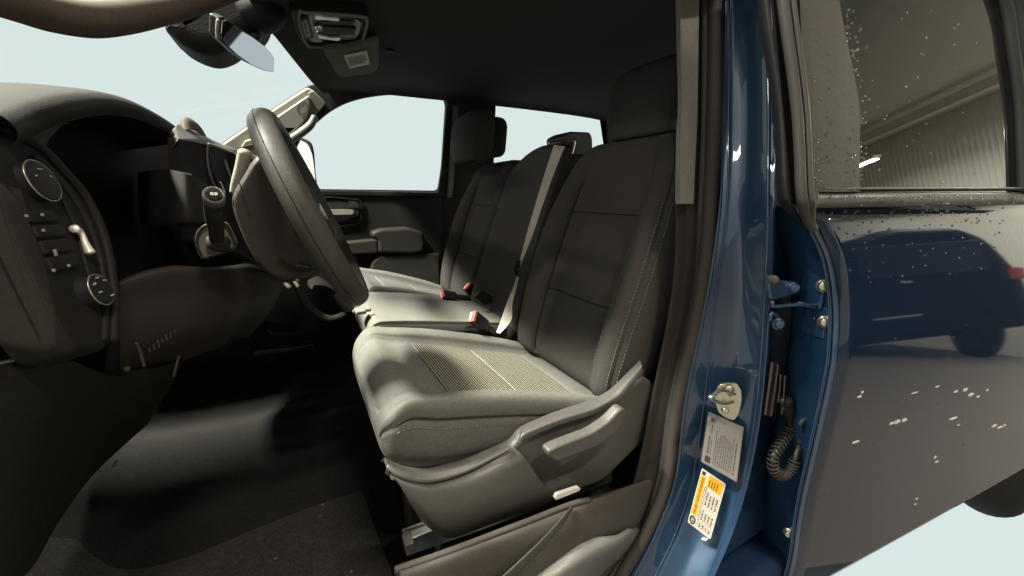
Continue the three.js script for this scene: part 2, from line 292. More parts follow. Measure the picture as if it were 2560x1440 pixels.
function buckle(name, label, at, dir, face, size = 1, strapTo) {
  const t = thing(name, label, 'buckle', 'red-button seat belt buckles on the front seats');
  const z = V(dir).normalize(), x = V(face).cross(z).normalize(), y = z.clone().cross(x), Mx = new THREE.Matrix4().makeBasis(x, y, z).setPosition(V(at));
  const loc = (g) => g.applyMatrix4(Mx);
  part(t, 'housing', loc(rbox(0.040 * size, 0.024 * size, 0.064 * size, 0.005, [0, 0, -0.033 * size])), M.black);
  part(t, 'release_button', loc(rbox(0.036 * size, 0.020 * size, 0.006, 0.002, [0, 0, 0.001])), M.red);
  part(t, 'slot', loc(rbox(0.030 * size, 0.006 * size, 0.003, 0.001, [0, -0.005 * size, 0.0035])), M.cream);
  part(t, 'stalk', loc(rbox(0.024 * size, 0.012 * size, 0.08 * size, 0.004, [0, 0, -0.10 * size])), M.dark);
  return t;
}
/* driver seat */
{
  const t = thing('bucket_seat', 'dark grey cloth driver seat with a woven cushion insert, nearest the open doorway', 'car seat', 'front seats of the truck');
  const id = (z) => z;
  seatCushion(t, -0.455, 0.232, id, DRIVER_CUSH, { insert: [0.235, 0.41, 0.58], cross: [0.235, 0.41, 0.58], stitch: true });
  seatBack(t, -0.45, 0.242, 0);
  headrest(t, -0.462, 0.128, 0.975, 1.175, 0.83, 0.13);
  // side shield of moulded plastic
  const v = sub(t, 'side_shield');
  const X0 = -0.728;
  part(v, 'shell', panel([[-0.72,0.38,0.0785], [-0.72,0.3498,0.1082], [-0.72,0.3232,0.1528], [-0.72,0.316,0.2262], [-0.72,0.3253,0.3261], [-0.72,0.3477,0.3493], [-0.72,0.3553,0.4385], [-0.72,0.3552,0.55], [-0.72,0.3651,0.6129], [-0.72,0.3932,0.686], [-0.72,0.3601,0.732], [-0.72,0.2133,0.7289], [-0.72,0.1365,0.5786], [-0.72,0.1489,0.4351], [-0.72,0.1611,0.3024], [-0.72,0.1641,0.2047], [-0.72,0.1836,0.1728], [-0.72,0.2263,0.1379], [-0.72,0.3052,0.1087], [-0.72,0.3561,0.0851]], 0.035, { bevel: 0.012, r: 0.02, seg: 5 }), M.plastic);
  part(v, 'raised_panel', shell([[[-0.722,0.364,0.0886], [-0.726,0.3429,0.1201], [-0.727,0.3223,0.1616], [-0.727,0.3152,0.2232], [-0.727,0.3189,0.282], [-0.725,0.3242,0.3279]], [[-0.735,0.3514,0.0947], [-0.742,0.331,0.1233], [-0.744,0.3104,0.1628], [-0.744,0.3014,0.2277], [-0.743,0.3024,0.2928], [-0.736,0.2989,0.3459]], [[-0.738,0.3163,0.107], [-0.748,0.2942,0.132], [-0.751,0.2712,0.172], [-0.751,0.2609,0.2399], [-0.748,0.2546,0.315], [-0.738,0.2393,0.3785]], [[-0.732,0.2656,0.1243], [-0.74,0.2429,0.1461], [-0.744,0.2224,0.1801], [-0.744,0.2132,0.2506], [-0.742,0.2054,0.3327], [-0.734,0.1909,0.409]], [[-0.715,0.223,0.1391], [-0.72,0.1913,0.1653], [-0.722,0.1715,0.1959], [-0.722,0.1653,0.2691], [-0.722,0.1582,0.3548], [-0.718,0.1486,0.4322]]], 0.01, 60, 40), M.plastic);
  part(v, 'rolled_lip', tube([[-0.718,0.3742,0.0836], [-0.726,0.356,0.1038], [-0.729,0.3324,0.1469], [-0.729,0.3237,0.2187], [-0.726,0.3328,0.3136]], (k) => 0.002 + 0.0075 * Math.sin(Math.PI * (0.06 + 0.9 * k)) ** 0.6, { seg: 60, flat: 0.7 }), M.plastic);
  part(v, 'upper_ledge', [shell([[[-0.7,0.3236,0.3478], [-0.7,0.3526,0.3631], [-0.7,0.3553,0.4531], [-0.7,0.3565,0.5412], [-0.7,0.3691,0.5889], [-0.7,0.3845,0.6217], [-0.7,0.426,0.6904]], [[-0.722,0.3393,0.337], [-0.722,0.3588,0.3499], [-0.722,0.3628,0.4368], [-0.722,0.3604,0.5222], [-0.722,0.3709,0.577], [-0.722,0.3846,0.6091], [-0.715,0.4218,0.68]], [[-0.732,0.3434,0.333], [-0.732,0.3571,0.3458], [-0.732,0.3624,0.4316], [-0.732,0.3597,0.516], [-0.732,0.3694,0.5786], [-0.73,0.3796,0.6117], [-0.72,0.4139,0.6782]], [[-0.734,0.3371,0.3337], [-0.734,0.3465,0.3484], [-0.734,0.3519,0.4326], [-0.734,0.3485,0.5173], [-0.734,0.3585,0.5849], [-0.732,0.3707,0.6181], [-0.722,0.404,0.6799]]], 0.006, 60, 20)], M.plastic);
  part(t, 'recline_lever', [panel([[-0.772,0.3333,0.3729], [-0.772,0.3365,0.3937], [-0.772,0.3369,0.4833], [-0.772,0.3488,0.5287], [-0.772,0.3722,0.5658], [-0.772,0.3542,0.5865], [-0.772,0.3117,0.5584], [-0.772,0.2955,0.508], [-0.772,0.2959,0.4539], [-0.772,0.2975,0.3951], [-0.772,0.3179,0.3752]], 0.026, { bevel: 0.007, r: 0.012, seg: 5 }), panel([[-0.755,0.29,0.4035], [-0.755,0.283,0.4791], [-0.755,0.2711,0.4581], [-0.755,0.268,0.4205]], 0.03, { bevel: 0.004, r: 0.008 })], M.plastic, 'worn grey plastic recline lever');
  // slide rails under the seat
  const rail = sub(t, 'slide_rail');
  part(rail, 'rail', [panel([[-0.7,0.1909,0.1053], [-0.7,0.1851,0.2133], [-0.7,0.1601,0.4603], [-0.7,0.1422,0.6231], [-0.7,0.1012,0.6265], [-0.7,0.1147,0.462], [-0.7,0.1415,0.2118], [-0.7,0.1541,0.1043]], 0.03, { bevel: 0.002, r: 0.003 })], M.steel);
  part(rail, 'runner', [tube([[-0.68,0.1862,0.1083], [-0.68,0.1803,0.195]], 0.006), tube([[-0.675,0.1681,0.1068], [-0.675,0.1592,0.2046]], 0.005)], M.black);
  part(rail, 'end_cap', panel([[-0.712,0.1919,0.1009], [-0.712,0.1916,0.1186], [-0.712,0.1685,0.1202], [-0.712,0.1648,0.1035]], 0.03, { bevel: 0.003, r: 0.003 }), M.applique);
  part(rail, 'bright_plate', panel([[-0.735,0.1725,0.4194], [-0.735,0.1802,0.4256], [-0.735,0.173,0.4857], [-0.735,0.1655,0.4931], [-0.735,0.1609,0.4887], [-0.735,0.1652,0.4239]], 0.008, { bevel: 0.001, r: 0.002 }), M.white);
  part(rail, 'foot', [rbox(0.06, 0.06, 0.05, 0.008, [-0.66, 0.09, 0.2]), rbox(0.05, 0.14, 0.46, 0.01, [-0.58, 0.14, 0.36]), rbox(0.05, 0.14, 0.46, 0.01, [-0.3, 0.14, 0.36])], M.dark);
}
/* centre seat */
{
  const t = thing('centre_bench', 'narrow grey vinyl centre seat between the driver and passenger seats', 'car seat', 'front seats of the truck');
  const id = (z) => z;
  const list = [[0.142, 0.40, 0.402, 0, 0.86], [0.145, 0.37, 0.430, 0, 0.93], [0.162, 0.345, 0.452, 0, 0.98], [0.20, 0.335, 0.452, 0.002, 1], [0.32, 0.325, 0.432, 0.004, 1], [0.45, 0.315, 0.408, 0.004, 1], [0.58, 0.30, 0.385, 0.002, 1], [0.64, 0.31, 0.375, 0, 0.96], [0.645, 0.34, 0.342, 0, 0.9]];
  const g = sub(t, 'seat_cushion');
  const L = new Loft(cushionRows(0.005, 0.2, id, list), true, true);
  const pu = 14.2 / 18;
  part(g, 'cover', L.geo(140, 110, (u, v) => { const k = Math.abs(u - pu) / 0.012; return k < 1 ? -0.003 * (1 - k * k) : 0; }), M.vinyl);
  const v0 = L.vAt(2, 0.155), v1 = L.vAt(2, 0.6);
  part(g, 'seam_piping', tube(L.line(() => pu, (s) => v0 + (v1 - v0) * s, 0.001, 50), 0.0018, { seg: 100, rad: 6 }), M.seam);
  part(g, 'side_panel', L.patch(14.6 / 18, 16.0 / 18, L.vAt(2, 0.158), v1, 0.002, 20, 60, 0.12), M.clothShaded);
  const b = sub(t, 'backrest');
  const rows = [[0.34, 0.62, 0.98, 0.05], [0.36, 0.60, 1, 0.10], [0.47, 0.632, 1, 0.16], [0.65, 0.698, 1, 0.16], [0.8, 0.752, 0.98, 0.15], [0.9, 0.785, 0.9, 0.14], [0.965, 0.812, 0.72, 0.12], [0.995, 0.84, 0.5, 0.08], [1.0, 0.865, 0.3, 0.02]].map(([y, z, k, th]) => BACK.map(([a, c]) => [-0.005 + a * 0.205 * k - (y > 0.9 ? (y - 0.9) * 0.7 : 0), y, z + ({ i: 0, q: 0.002, f: 0.008, e: 0.018, m: th * 0.4, r: th * 0.8, R: th })[c]]));
  const LB = new Loft(rows, true, false);
  part(b, 'cover', LB.geo(120, 90), M.clothShaded);
  part(t, 'console_base', [rbox(0.36, 0.30, 0.46, 0.02, [0.005, 0.185, 0.40])], M.dark);
  part(t, 'release_bar', [tube([[-0.1,0.4726,0.1142], [-0.1,0.4719,0.1616]], 0.006), rbox(0.05, 0.012, 0.03, 0.004, [-0.1,0.4724,0.1325])], M.pillarGrey);
  part(t, 'hinge_plate', [rbox(0.03, 0.012, 0.035, 0.004, [-0.185,0.4064,0.1593])], M.chrome);
  part(t, 'latch_cover', panel([[-0.06,0.4548,0.5301], [-0.06,0.4767,0.561], [-0.06,0.445,0.6049], [-0.06,0.4242,0.608], [-0.06,0.4154,0.5712]], 0.02, { bevel: 0.003, r: 0.006 }), M.dash);
}
/* passenger seat */
{
  const t = thing('bucket_seat', 'grey cloth passenger seat farthest from the doorway, beside the far window', 'car seat', 'front seats of the truck');
  const zf = (z) => 0.180 + (z - 0.084) * 0.86;
  seatCushion(t, 0.455, 0.232, zf, DRIVER_CUSH.map((r) => [r[0], r[1], r[2] + 0.008, r[3], r[4]]), { insert: [0.215, 0.405, 0.575], cross: [0.215, 0.405, 0.575], stitch: false, insertMat: M.cloth });
  seatBack(t, 0.45, 0.24, 0.03);
  headrest(t, 0.452, 0.138, 0.965, 1.185, 0.665, 0.15);
  part(t, 'seat_base', rbox(0.36, 0.2, 0.42, 0.02, [0.455, 0.17, 0.42]), M.dark);
}
/* belts */
buckle('belt_buckle', 'black seat belt buckle with a red button beside the driver seat cushion', [-0.235,0.4416,0.4481], [-0.15, 0.62, -0.68], [-0.75, 0.45, 0.25], 1.05);
buckle('belt_buckle', 'seat belt buckle with a thin red end lying between centre and passenger cushions', [0.14,0.4229,0.4754], [0, 0.25, -1], [-0.6, 0.8, 0.1], 0.9);
buckle('belt_buckle', 'seat belt buckle with a red button upright against the passenger seat back', [0.21,0.4269,0.6126], [-0.1, 0.75, -0.6], [-0.8, 0.35, -0.1], 1.05);
{
  const t = thing('shoulder_belt', 'pale grey shoulder belt hanging down between centre and driver backrests', 'seat belt');
  const L = [[-0.19,0.9794,0.7757], [-0.192,0.9043,0.7458], [-0.194,0.7938,0.7053], [-0.196,0.6953,0.6706], [-0.198,0.6158,0.645], [-0.2,0.5695,0.6284]];
  const R = [[-0.215,0.9733,0.8019], [-0.215,0.8973,0.7656], [-0.215,0.7901,0.7204], [-0.212,0.696,0.686], [-0.208,0.614,0.6516], [-0.206,0.5661,0.6312]];
  part(t, 'webbing', shell([L, R], 0.0015, 40, 6), M.belt);
  const L2 = [[-0.2,0.5486,0.6284], [-0.2,0.515,0.616], [-0.205,0.4634,0.5883], [-0.21,0.405,0.5608], [-0.22,0.3665,0.5371]], R2 = [[-0.205,0.5435,0.6334], [-0.215,0.5111,0.6169], [-0.232,0.4627,0.592], [-0.24,0.41,0.5845], [-0.236,0.3677,0.544]];
  part(t, 'webbing', shell([L2, R2], 0.0015, 40, 6), M.belt);
  part(t, 'latch_tongue', [panel([[-0.212,0.5999,0.6153], [-0.212,0.6049,0.6369], [-0.212,0.5751,0.6339], [-0.212,0.5744,0.6123]], 0.008, { bevel: 0.002, r: 0.003 }), panel([[-0.214,0.5779,0.6081], [-0.214,0.5731,0.6297], [-0.214,0.5514,0.6267], [-0.214,0.5585,0.6112]], 0.006, { bevel: 0.0015, r: 0.002 })], M.black);
  const g = sub(t, 'belt_guide');
  part(g, 'housing', [panel([[-0.2,1.007,0.7952], [-0.2,1.0247,0.8325], [-0.2,1.0284,0.9204], [-0.2,1.0097,0.9324], [-0.2,0.9637,0.9372], [-0.2,0.9469,0.922], [-0.2,0.9502,0.8479], [-0.2,0.9771,0.8432], [-0.2,0.9797,0.7995]], 0.09, { bevel: 0.006, r: 0.012 })], M.black);
  part(g, 'slot_rim', [tube([[-0.205,0.981,0.7444], [-0.207,0.9873,0.7715], [-0.207,0.9918,0.8038], [-0.207,0.9945,0.8471]], 0.004), tube([[-0.207,0.9921,0.8506], [-0.207,0.9532,0.8406]], 0.003)], M.chrome);
}

/* ================================================ steering wheel and column */
const WC = V([-0.46, 0.781, 0.030]), WN = V([-0.095, 0.352, 0.931]).normalize();
const WX = V([0, 1, 0]).cross(WN).normalize(), WY = WN.clone().cross(WX);
const wp = (a, b, c = 0) => { const q = WC.clone().addScaledVector(WX, a).addScaledVector(WY, b).addScaledVector(WN, c); return [q.x, q.y, q.z]; };
const WM = new THREE.Matrix4().makeBasis(WX, WY, WN).setPosition(WC);
const wl = (g) => g.applyMatrix4(WM);
{
  const t = thing('steering_wheel', 'black leather-grained steering wheel seen almost edge-on in front of the driver seat', 'steering wheel');
  const pts = []; for (let i = 0; i < 24; i++) { const a = i / 24 * Math.PI * 2; pts.push(wp(Math.cos(a) * 0.175, Math.sin(a) * 0.175)); }
  const rim = tube(pts, 0.0195, { closed: true, seg: 160, rad: 28, up: [WN.x, WN.y, WN.z], flat: 1.12 });
  part(t, 'rim', rim, M.rim = std([0.048, 0.045, 0.039], 0.52, { bumpMap: grainBump, bumpScale: 0.0002, map: plasticTint }));
  const seamPts = []; for (let i = 0; i < 40; i++) { const a = i / 40 * Math.PI * 2; seamPts.push(wp(Math.cos(a) * 0.1942, Math.sin(a) * 0.1942, -0.004)); }
  part(t, 'rim_seam', tube(seamPts, 0.0008, { closed: true, seg: 160, rad: 6 }), M.seam);
  part(t, 'hub_pad', wl(rbox(0.15, 0.13, 0.05, 0.022, [0, 0, -0.012])), M.dash);
  for (const s of [-1, 1]) {
    const sp = sub(t, 'spoke');
    part(sp, 'arm', wl(merge([rbox(0.10, 0.055, 0.022, 0.009, [s * 0.115, -0.01, -0.008]), rbox(0.05, 0.045, 0.02, 0.009, [s * 0.155, -0.012, -0.004])])), M.dash);
    part(sp, 'switch_pad', wl(rbox(0.055, 0.034, 0.008, 0.003, [s * 0.115, -0.008, 0.006])), M.black);
    part(sp, 'trim_strip', wl(merge([rbox(0.07, 0.004, 0.004, 0.0015, [s * 0.115, 0.012, 0.0065]), rbox(0.004, 0.03, 0.004, 0.0015, [s * 0.084, -0.008, 0.0065])])), M.satin);
  }
  const low = sub(t, 'spoke');
  part(low, 'arm', wl(merge([rbox(0.03, 0.1, 0.016, 0.007, [-0.035, -0.115, -0.008]), rbox(0.03, 0.1, 0.016, 0.007, [0.035, -0.115, -0.008])])), M.dash);
  part(low, 'trim_strip', wl(merge([rbox(0.006, 0.07, 0.004, 0.0015, [-0.035, -0.115, 0.001]), rbox(0.006, 0.07, 0.004, 0.0015, [0.035, -0.115, 0.001])])), M.satin);
  part(t, 'badge', wl(place(new THREE.CylinderGeometry(0.016, 0.016, 0.004, 32), [0, 0, 0.014], [Math.PI / 2, 0, 0])), M.satin);
}
{
  const t = thing('steering_column', 'grey steering column shroud behind the wheel, with a bulge below', 'steering column');
  // outline seen from the doorway, lofted across the column
  const side = (x, k, o) => o.map((p) => [x, p[1] * k + (1 - k) * 0.775, p[2] * k + (1 - k) * -0.03]);
  const O = [[-0.535,0.8806,-0.0477], [-0.535,0.848,-0.071], [-0.535,0.8199,-0.0882], [-0.535,0.7981,-0.0914], [-0.535,0.7627,-0.0868], [-0.535,0.7292,-0.0784], [-0.535,0.6989,-0.0667], [-0.535,0.6758,-0.0463], [-0.535,0.6707,-0.0132], [-0.535,0.6743,0.0225], [-0.535,0.709,0.0515], [-0.535,0.7468,0.0304], [-0.535,0.8099,0.0003], [-0.535,0.8617,-0.0225], [-0.535,0.8789,-0.0326]];
  const rows = [side(-0.5455, 0.01, O), side(-0.5452, 0.40, O), side(-0.545, 0.82, O), side(-0.541, 0.94, O), side(-0.527, 0.99, O), side(-0.50, 1, O), side(-0.45, 1.02, O), side(-0.40, 1, O), side(-0.38, 0.85, O), side(-0.375, 0.4, O), side(-0.374, 0.01, O)];
  const L = new Loft(rows, true, true);
  part(t, 'shroud', L.geo(160, 60), M.shroud = std([0.032, 0.028, 0.025], 0.55, { map: plasticTint, bumpMap: grainBump, bumpScale: 0.0003 }));
  part(t, 'split_line', [tube(L.line((s) => 0.155 + 0.03 * s, () => 0.30, 0.0004, 8), 0.0009, { rad: 6 }), tube([[-0.547,0.8383,-0.0748], [-0.5485,0.8261,-0.0733], [-0.549,0.8106,-0.0712], [-0.549,0.7854,-0.0672]], 0.0009, { rad: 6 })], M.seam);
  part(t, 'tilt_catch', [rbox(0.012, 0.006, 0.02, 0.002, [-0.552,0.6958,-0.0024], [0.3, 0, 0]), panel([[-0.55,0.7081,-0.0416], [-0.55,0.6807,-0.0121], [-0.55,0.6902,0.0235], [-0.55,0.6977,0.0211], [-0.55,0.6878,-0.0113], [-0.55,0.7146,-0.0379]], 0.01, { bevel: 0.001, r: 0.002 })], M.dark);
  part(t, 'key_cylinder', [tube([[-0.5,0.6617,-0.0354], [-0.5,0.6535,-0.0301]], 0.005), tube([[-0.5,0.6631,-0.0205], [-0.5,0.6526,-0.0158]], 0.004)], M.satin);
}
{
  const t = thing('stalk_switch', 'black round-ended stalk switch sticking out of a square bezel left of the wheel', 'control stalk');
  const tip = [-0.7,0.818,-0.0876], mid = [-0.66,0.7916,-0.097], base = [-0.585,0.7541,-0.1111];
  const dir = [tip[0] - mid[0], tip[1] - mid[1], tip[2] - mid[2]];
  part(t, 'stem', tube([base, [-0.61,0.7695,-0.1057], mid, [-0.68,0.8065,-0.0923], [tip[0] * 0.75 + 0.25 * mid[0], tip[1] * 0.75 + 0.25 * mid[1], tip[2] * 0.75 + 0.25 * mid[2]]], (k) => 0.0092 + 0.0018 * Math.min(1, k * 1.6), { seg: 50, rad: 24 }), M.dark);
  const face = [-0.62, 0.28, 0.12];
  part(t, 'collar', [disc([[0.0001, -0.016], [0.0105, -0.016], [0.0118, -0.012], [0.0118, 0.001], [0.0108, 0.003], [0.0086, 0.0033], [0.0082, 0.0015], [0.0001, 0.0015]], 40, tip, face)], M.plastic);
  const cap = part(t, 'end_button', [disc([[0.0078, 0.0005], [0.0078, 0.0042], [0.007, 0.005], [0.0001, 0.0053]], 40, tip, face)], M.dash);
  // two small lamp symbols printed on the button
  const ico = []; const z = V(face).normalize(), x = V([0, 1, 0]).cross(z).normalize(), y = z.clone().cross(x);
  const on = (a, b) => { const q = V(tip).addScaledVector(x, a).addScaledVector(y, b).addScaledVector(z, 0.0055); return [q.x, q.y, q.z]; };
  for (const s of [-1, 1]) { ico.push(tube([on(s * 0.0009, 0.0016), on(s * 0.0028, 0.0010), on(s * 0.0028, -0.0010), on(s * 0.0009, -0.0016)], 0.0005, { rad: 6 })); for (const b of [-0.001, 0, 0.001]) ico.push(tube([on(s * 0.0003, b), on(s * 0.0016, b)], 0.0003, { rad: 6 })); }
  part(cap, 'lamp_symbol', ico, M.cream);
  part(t, 'rubber_boot', [disc([[0.0001, 0.010], [0.009, 0.010], [0.011, 0.005], [0.013, 0.002], [0.0155, 0.0], [0.0155, -0.004]], 40, [-0.582,0.7501,-0.1097], [-0.75, 0.55, 0.3])], M.dark);
  const bz = [[-0.575,0.7293,-0.1381], [-0.575,0.7535,-0.14], [-0.572,0.7718,-0.132], [-0.57,0.78,-0.1157], [-0.568,0.7798,-0.0962], [-0.57,0.7475,-0.0875], [-0.572,0.7353,-0.091], [-0.575,0.7227,-0.1315]];
  part(t, 'bezel', [panel(bz, 0.012, { bevel: 0.003, r: 0.012 })], M.bezel = std([0.11, 0.10, 0.085], 0.5, { map: plasticTint }));
  const sh = (k) => bz.map((p) => { const c = [-0.575,0.7508,-0.1135]; return [c[0] - 0.0035 + (p[0] - c[0]) * k, c[1] + (p[1] - c[1]) * k, c[2] + (p[2] - c[2]) * k]; });
  part(t, 'bezel_groove', [tube(sh(0.86), 0.002, { closed: true, seg: 80, rad: 8 })], M.seam);
}
{
  const t = thing('shift_lever', 'pale grey column shift lever standing behind the steering wheel', 'shift lever');
  part(t, 'lever', tube([[-0.36,0.8237,-0.1026], [-0.365,0.8465,-0.095], [-0.37,0.8727,-0.0843], [-0.375,0.8962,-0.0754]], (k) => 0.0105 + 0.003 * k, { seg: 30, rad: 16, flat: 0.8 }), M.pillar);
}

/* ================================================ dashboard */
{
  const t = thing('dashboard', 'dark moulded dashboard with a hooded instrument recess and a switch panel', 'dashboard');
  // padded top: from the lip over the cluster forward to the windscreen
  const lip = [[-0.701,0.8993,-0.255], [-0.6691,0.9098,-0.255], [-0.6231,0.9261,-0.255], [-0.554,0.9463,-0.255], [-0.4686,0.9663,-0.255], [-0.3776,0.9819,-0.255], [-0.2653,0.9921,-0.255], [-0.1172,0.991,-0.25], [0.0176,0.9806,-0.245], [0.0318,0.9704,-0.24]];
  const back = (dz, dy) => lip.map((p) => [p[0], p[1] + dy, p[2] + dz]);
  part(t, 'padded_top', new Loft([back(-0.55, -0.10), back(-0.40, -0.06), back(-0.2, -0.018), back(-0.08, 0.000), back(-0.03, 0.002), lip, back(0.012, -0.006), back(0.018, -0.020), back(0.010, -0.034)], false, false).geo(90, 60), M.dashTop);
  // hood inside: lining, and an added black sheet for the dark recess and pocket
  const low = [[-0.6894,0.8914,-0.262], [-0.6589,0.8977,-0.262], [-0.6074,0.9089,-0.265], [-0.5222,0.9312,-0.27], [-0.4351,0.9478,-0.27], [-0.3424,0.9599,-0.27], [-0.2249,0.9708,-0.27], [-0.0661,0.9738,-0.265], [0.0778,0.9648,-0.26], [0.0826,0.9505,-0.255]];
  const inn = low.map((p) => [p[0] * 0.96 - 0.012, p[1] - 0.03, p[2] - 0.14]);
  part(t, 'hood_lining', new Loft([low.map((p, i) => [p[0], p[1] + 0.003, p[2] + 0.002]), inn], false, true).geo(60, 8), M.dark);
  part(t, 'dark_recess_sheet', panel([[-0.3532,0.9523,-0.36], [0.092,1.0405,-0.36], [0.8359,1.0707,-0.36], [1.0442,0.8476,-0.36], [0.7597,0.5598,-0.36], [0.1437,0.5507,-0.36], [-0.2126,0.6278,-0.36], [-0.3495,0.8297,-0.36]], 0.01, { bevel: 0.002, r: 0.03 }), M.well = std([0.008, 0.008, 0.008], 0.9));
  part(t, 'hood_edge', [tube(low.slice(1).map((p, i) => [p[0], p[1] + 0.004, p[2] + 0.006]), 0.004, { seg: 80 })], M.dash);
  part(t, 'side_pad', panel([[-0.6987,0.8909,-0.268], [-0.6337,0.9003,-0.268], [-0.5856,0.9059,-0.268], [-0.5357,0.9159,-0.268], [-0.4882,0.9228,-0.268], [-0.518,0.904,-0.268], [-0.5532,0.8868,-0.268], [-0.5707,0.8715,-0.268], [-0.6144,0.8808,-0.268], [-0.7048,0.8778,-0.268]], 0.03, { bevel: 0.006, r: 0.008 }), M.plasticDim ||= std([0.023, 0.0195, 0.0165], 0.7, { map: plasticTint, bumpMap: grainBump, bumpScale: 0.0004 }));
  // switch pod at the end of the dash
  const pod = sub(t, 'switch_pod');
  const podOut = [[-0.7039,0.8925,-0.2652], [-0.6643,0.89,-0.2599], [-0.6412,0.8852,-0.2561], [-0.6188,0.8743,-0.251], [-0.6016,0.8522,-0.2441], [-0.5866,0.8285,-0.2371], [-0.5854,0.7968,-0.2299], [-0.5949,0.7602,-0.223], [-0.6188,0.7203,-0.2171], [-0.6485,0.6834,-0.2126], [-0.6818,0.6505,-0.2093], [-0.7122,0.6434,-0.2114], [-0.7546,0.6593,-0.22], [-0.758,0.6818,-0.2254], [-0.7503,0.7367,-0.2365], [-0.7387,0.7911,-0.2471], [-0.7316,0.8218,-0.253], [-0.7353,0.8504,-0.2597]];
  part(pod, 'face_plate', panel(podOut, 0.05, { bevel: 0.010, r: 0.012, seg: 5 }), M.dash);
  part(pod, 'bezel_rib', [tube([[-0.6711,0.886,-0.2578], [-0.6491,0.8803,-0.2539], [-0.6299,0.869,-0.2491], [-0.6162,0.8477,-0.2428], [-0.6037,0.8234,-0.2359], [-0.6027,0.7944,-0.2294], [-0.6126,0.76,-0.2231], [-0.6355,0.7223,-0.2175], [-0.6632,0.6872,-0.2131], [-0.6995,0.6515,-0.2096]], 0.0055, { seg: 100 }),
    tube([[-0.6484,0.8604,-0.2505], [-0.6339,0.8404,-0.2443], [-0.624,0.8166,-0.2379], [-0.6227,0.7895,-0.2318], [-0.6307,0.7581,-0.2258], [-0.6494,0.7241,-0.2206], [-0.6758,0.6909,-0.2165], [-0.7105,0.656,-0.213]], 0.004, { seg: 100 }),
    tube([[-0.6425,0.8335,-0.2438], [-0.6447,0.8076,-0.2384], [-0.6495,0.7797,-0.2329], [-0.6642,0.7487,-0.2278], [-0.6744,0.7261,-0.224]], 0.0022, { seg: 60 })], M.dash);
  const PN = [-0.117, 0.214, 0.97];
  const knob = (name, at, r) => { const dir = PN, k = sub(t, name); part(k, 'dial', disc([[0.0001, 0.014], [r * 0.80, 0.014], [r * 0.86, 0.011], [r * 0.9, 0.002], [r, -0.002], [r * 1.02, -0.02]], 48, at, dir), M.dark); const d = V(dir).normalize(); part(k, 'bright_ring', aim(new THREE.TorusGeometry(r * 0.90, 0.0009, 10, 64), [at[0] + d.x * 0.012, at[1] + d.y * 0.012, at[2] + d.z * 0.012], dir), M.ring ||= std([0.30, 0.28, 0.24], 0.35, { metal: 0.8 })); return { k, d, at }; };
  const k1 = knob('lamp_knob', [-0.6704,0.8314,-0.2519], 0.0245);
  const k2 = knob('drive_knob', [-0.6893,0.7089,-0.2231], 0.0205);
  const mark = (kk, list, r = 0.0008) => { const z = kk.d, x = V([0, 1, 0]).cross(z).normalize(), y = z.clone().cross(x); const on = (a, b) => { const q = V(kk.at).addScaledVector(x, a).addScaledVector(y, b).addScaledVector(z, 0.0148); return [q.x, q.y, q.z]; }; part(kk.k, 'printed_mark', list.map((l) => tube(l.map((p) => on(...p)), r, { rad: 6 })), M.symbol ||= std([0.20, 0.19, 0.17], 0.7)); };
  mark(k1, [[[-0.003, 0.012], [0.003, 0.012]], [[-0.012, 0.004], [-0.010, 0.005]], [[0.010, 0.005], [0.012, 0.004]]]);
  mark(k2, [[[-0.012, 0.008], [-0.008, 0.009]], [[-0.002, 0.014], [0.002, 0.014]], [[0.008, 0.009], [0.012, 0.008]], [[-0.010, -0.002], [-0.006, -0.002]], [[0.006, -0.010], [0.011, -0.010]]], 0.0012);
  const sw = (p) => part(pod, 'push_switch', panel(p, 0.010, { bevel: 0.0025, r: 0.004, out: 0.004 }), M.dash);
  sw([[-0.714,0.803,-0.2467], [-0.672,0.8022,-0.2415], [-0.672,0.7889,-0.2386], [-0.716,0.7902,-0.2442]]); sw([[-0.7159,0.7878,-0.2436], [-0.6718,0.7862,-0.238], [-0.6742,0.7727,-0.2353], [-0.718,0.7747,-0.241]]);
  sw([[-0.7179,0.7722,-0.2404], [-0.674,0.77,-0.2347], [-0.6765,0.7563,-0.232], [-0.7213,0.7575,-0.2376]]); sw([[-0.7222,0.7551,-0.2372], [-0.6775,0.7536,-0.2315], [-0.6839,0.7386,-0.229], [-0.7253,0.7392,-0.2341]]);
  part(pod, 'symbol', [[-0.7201,0.7984,-0.2403], [-0.6981,0.7985,-0.2377], [-0.71,0.7829,-0.2356], [-0.7125,0.7592,-0.2307], [-0.7289,0.7427,-0.2291], [-0.7047,0.7436,-0.2264]].map((p, i) => rbox(0.004, i === 3 ? 0.007 : 0.003, 0.002, 0.0008, p)), M.symbol);
  part(pod, 'bright_catch', [tube([[-0.6626,0.7806,-0.2295], [-0.657,0.7773,-0.2281], [-0.6565,0.7706,-0.2265], [-0.659,0.7612,-0.2248], [-0.6601,0.7526,-0.223]], (k) => 0.0030 + 0.0022 * Math.pow(Math.abs(2 * k - 1), 2), { seg: 40 })], M.catch = std([0.75, 0.70, 0.60], 0.35, { metal: 0.5 }), 'bright silver catch on the switch panel');
  // end cover and knee panels
  part(t, 'end_cover', panel([[-0.757,0.839,-0.252], [-0.757,0.8182,-0.24], [-0.757,0.7905,-0.2371], [-0.757,0.7359,-0.2319], [-0.757,0.6815,-0.2252], [-0.757,0.6654,-0.2278], [-0.762,0.6602,-0.24], [-0.762,0.6653,-0.2552], [-0.762,0.6875,-0.2833]], 0.05, { bevel: 0.014, r: 0.03, seg: 6 }), M.plasticDim);
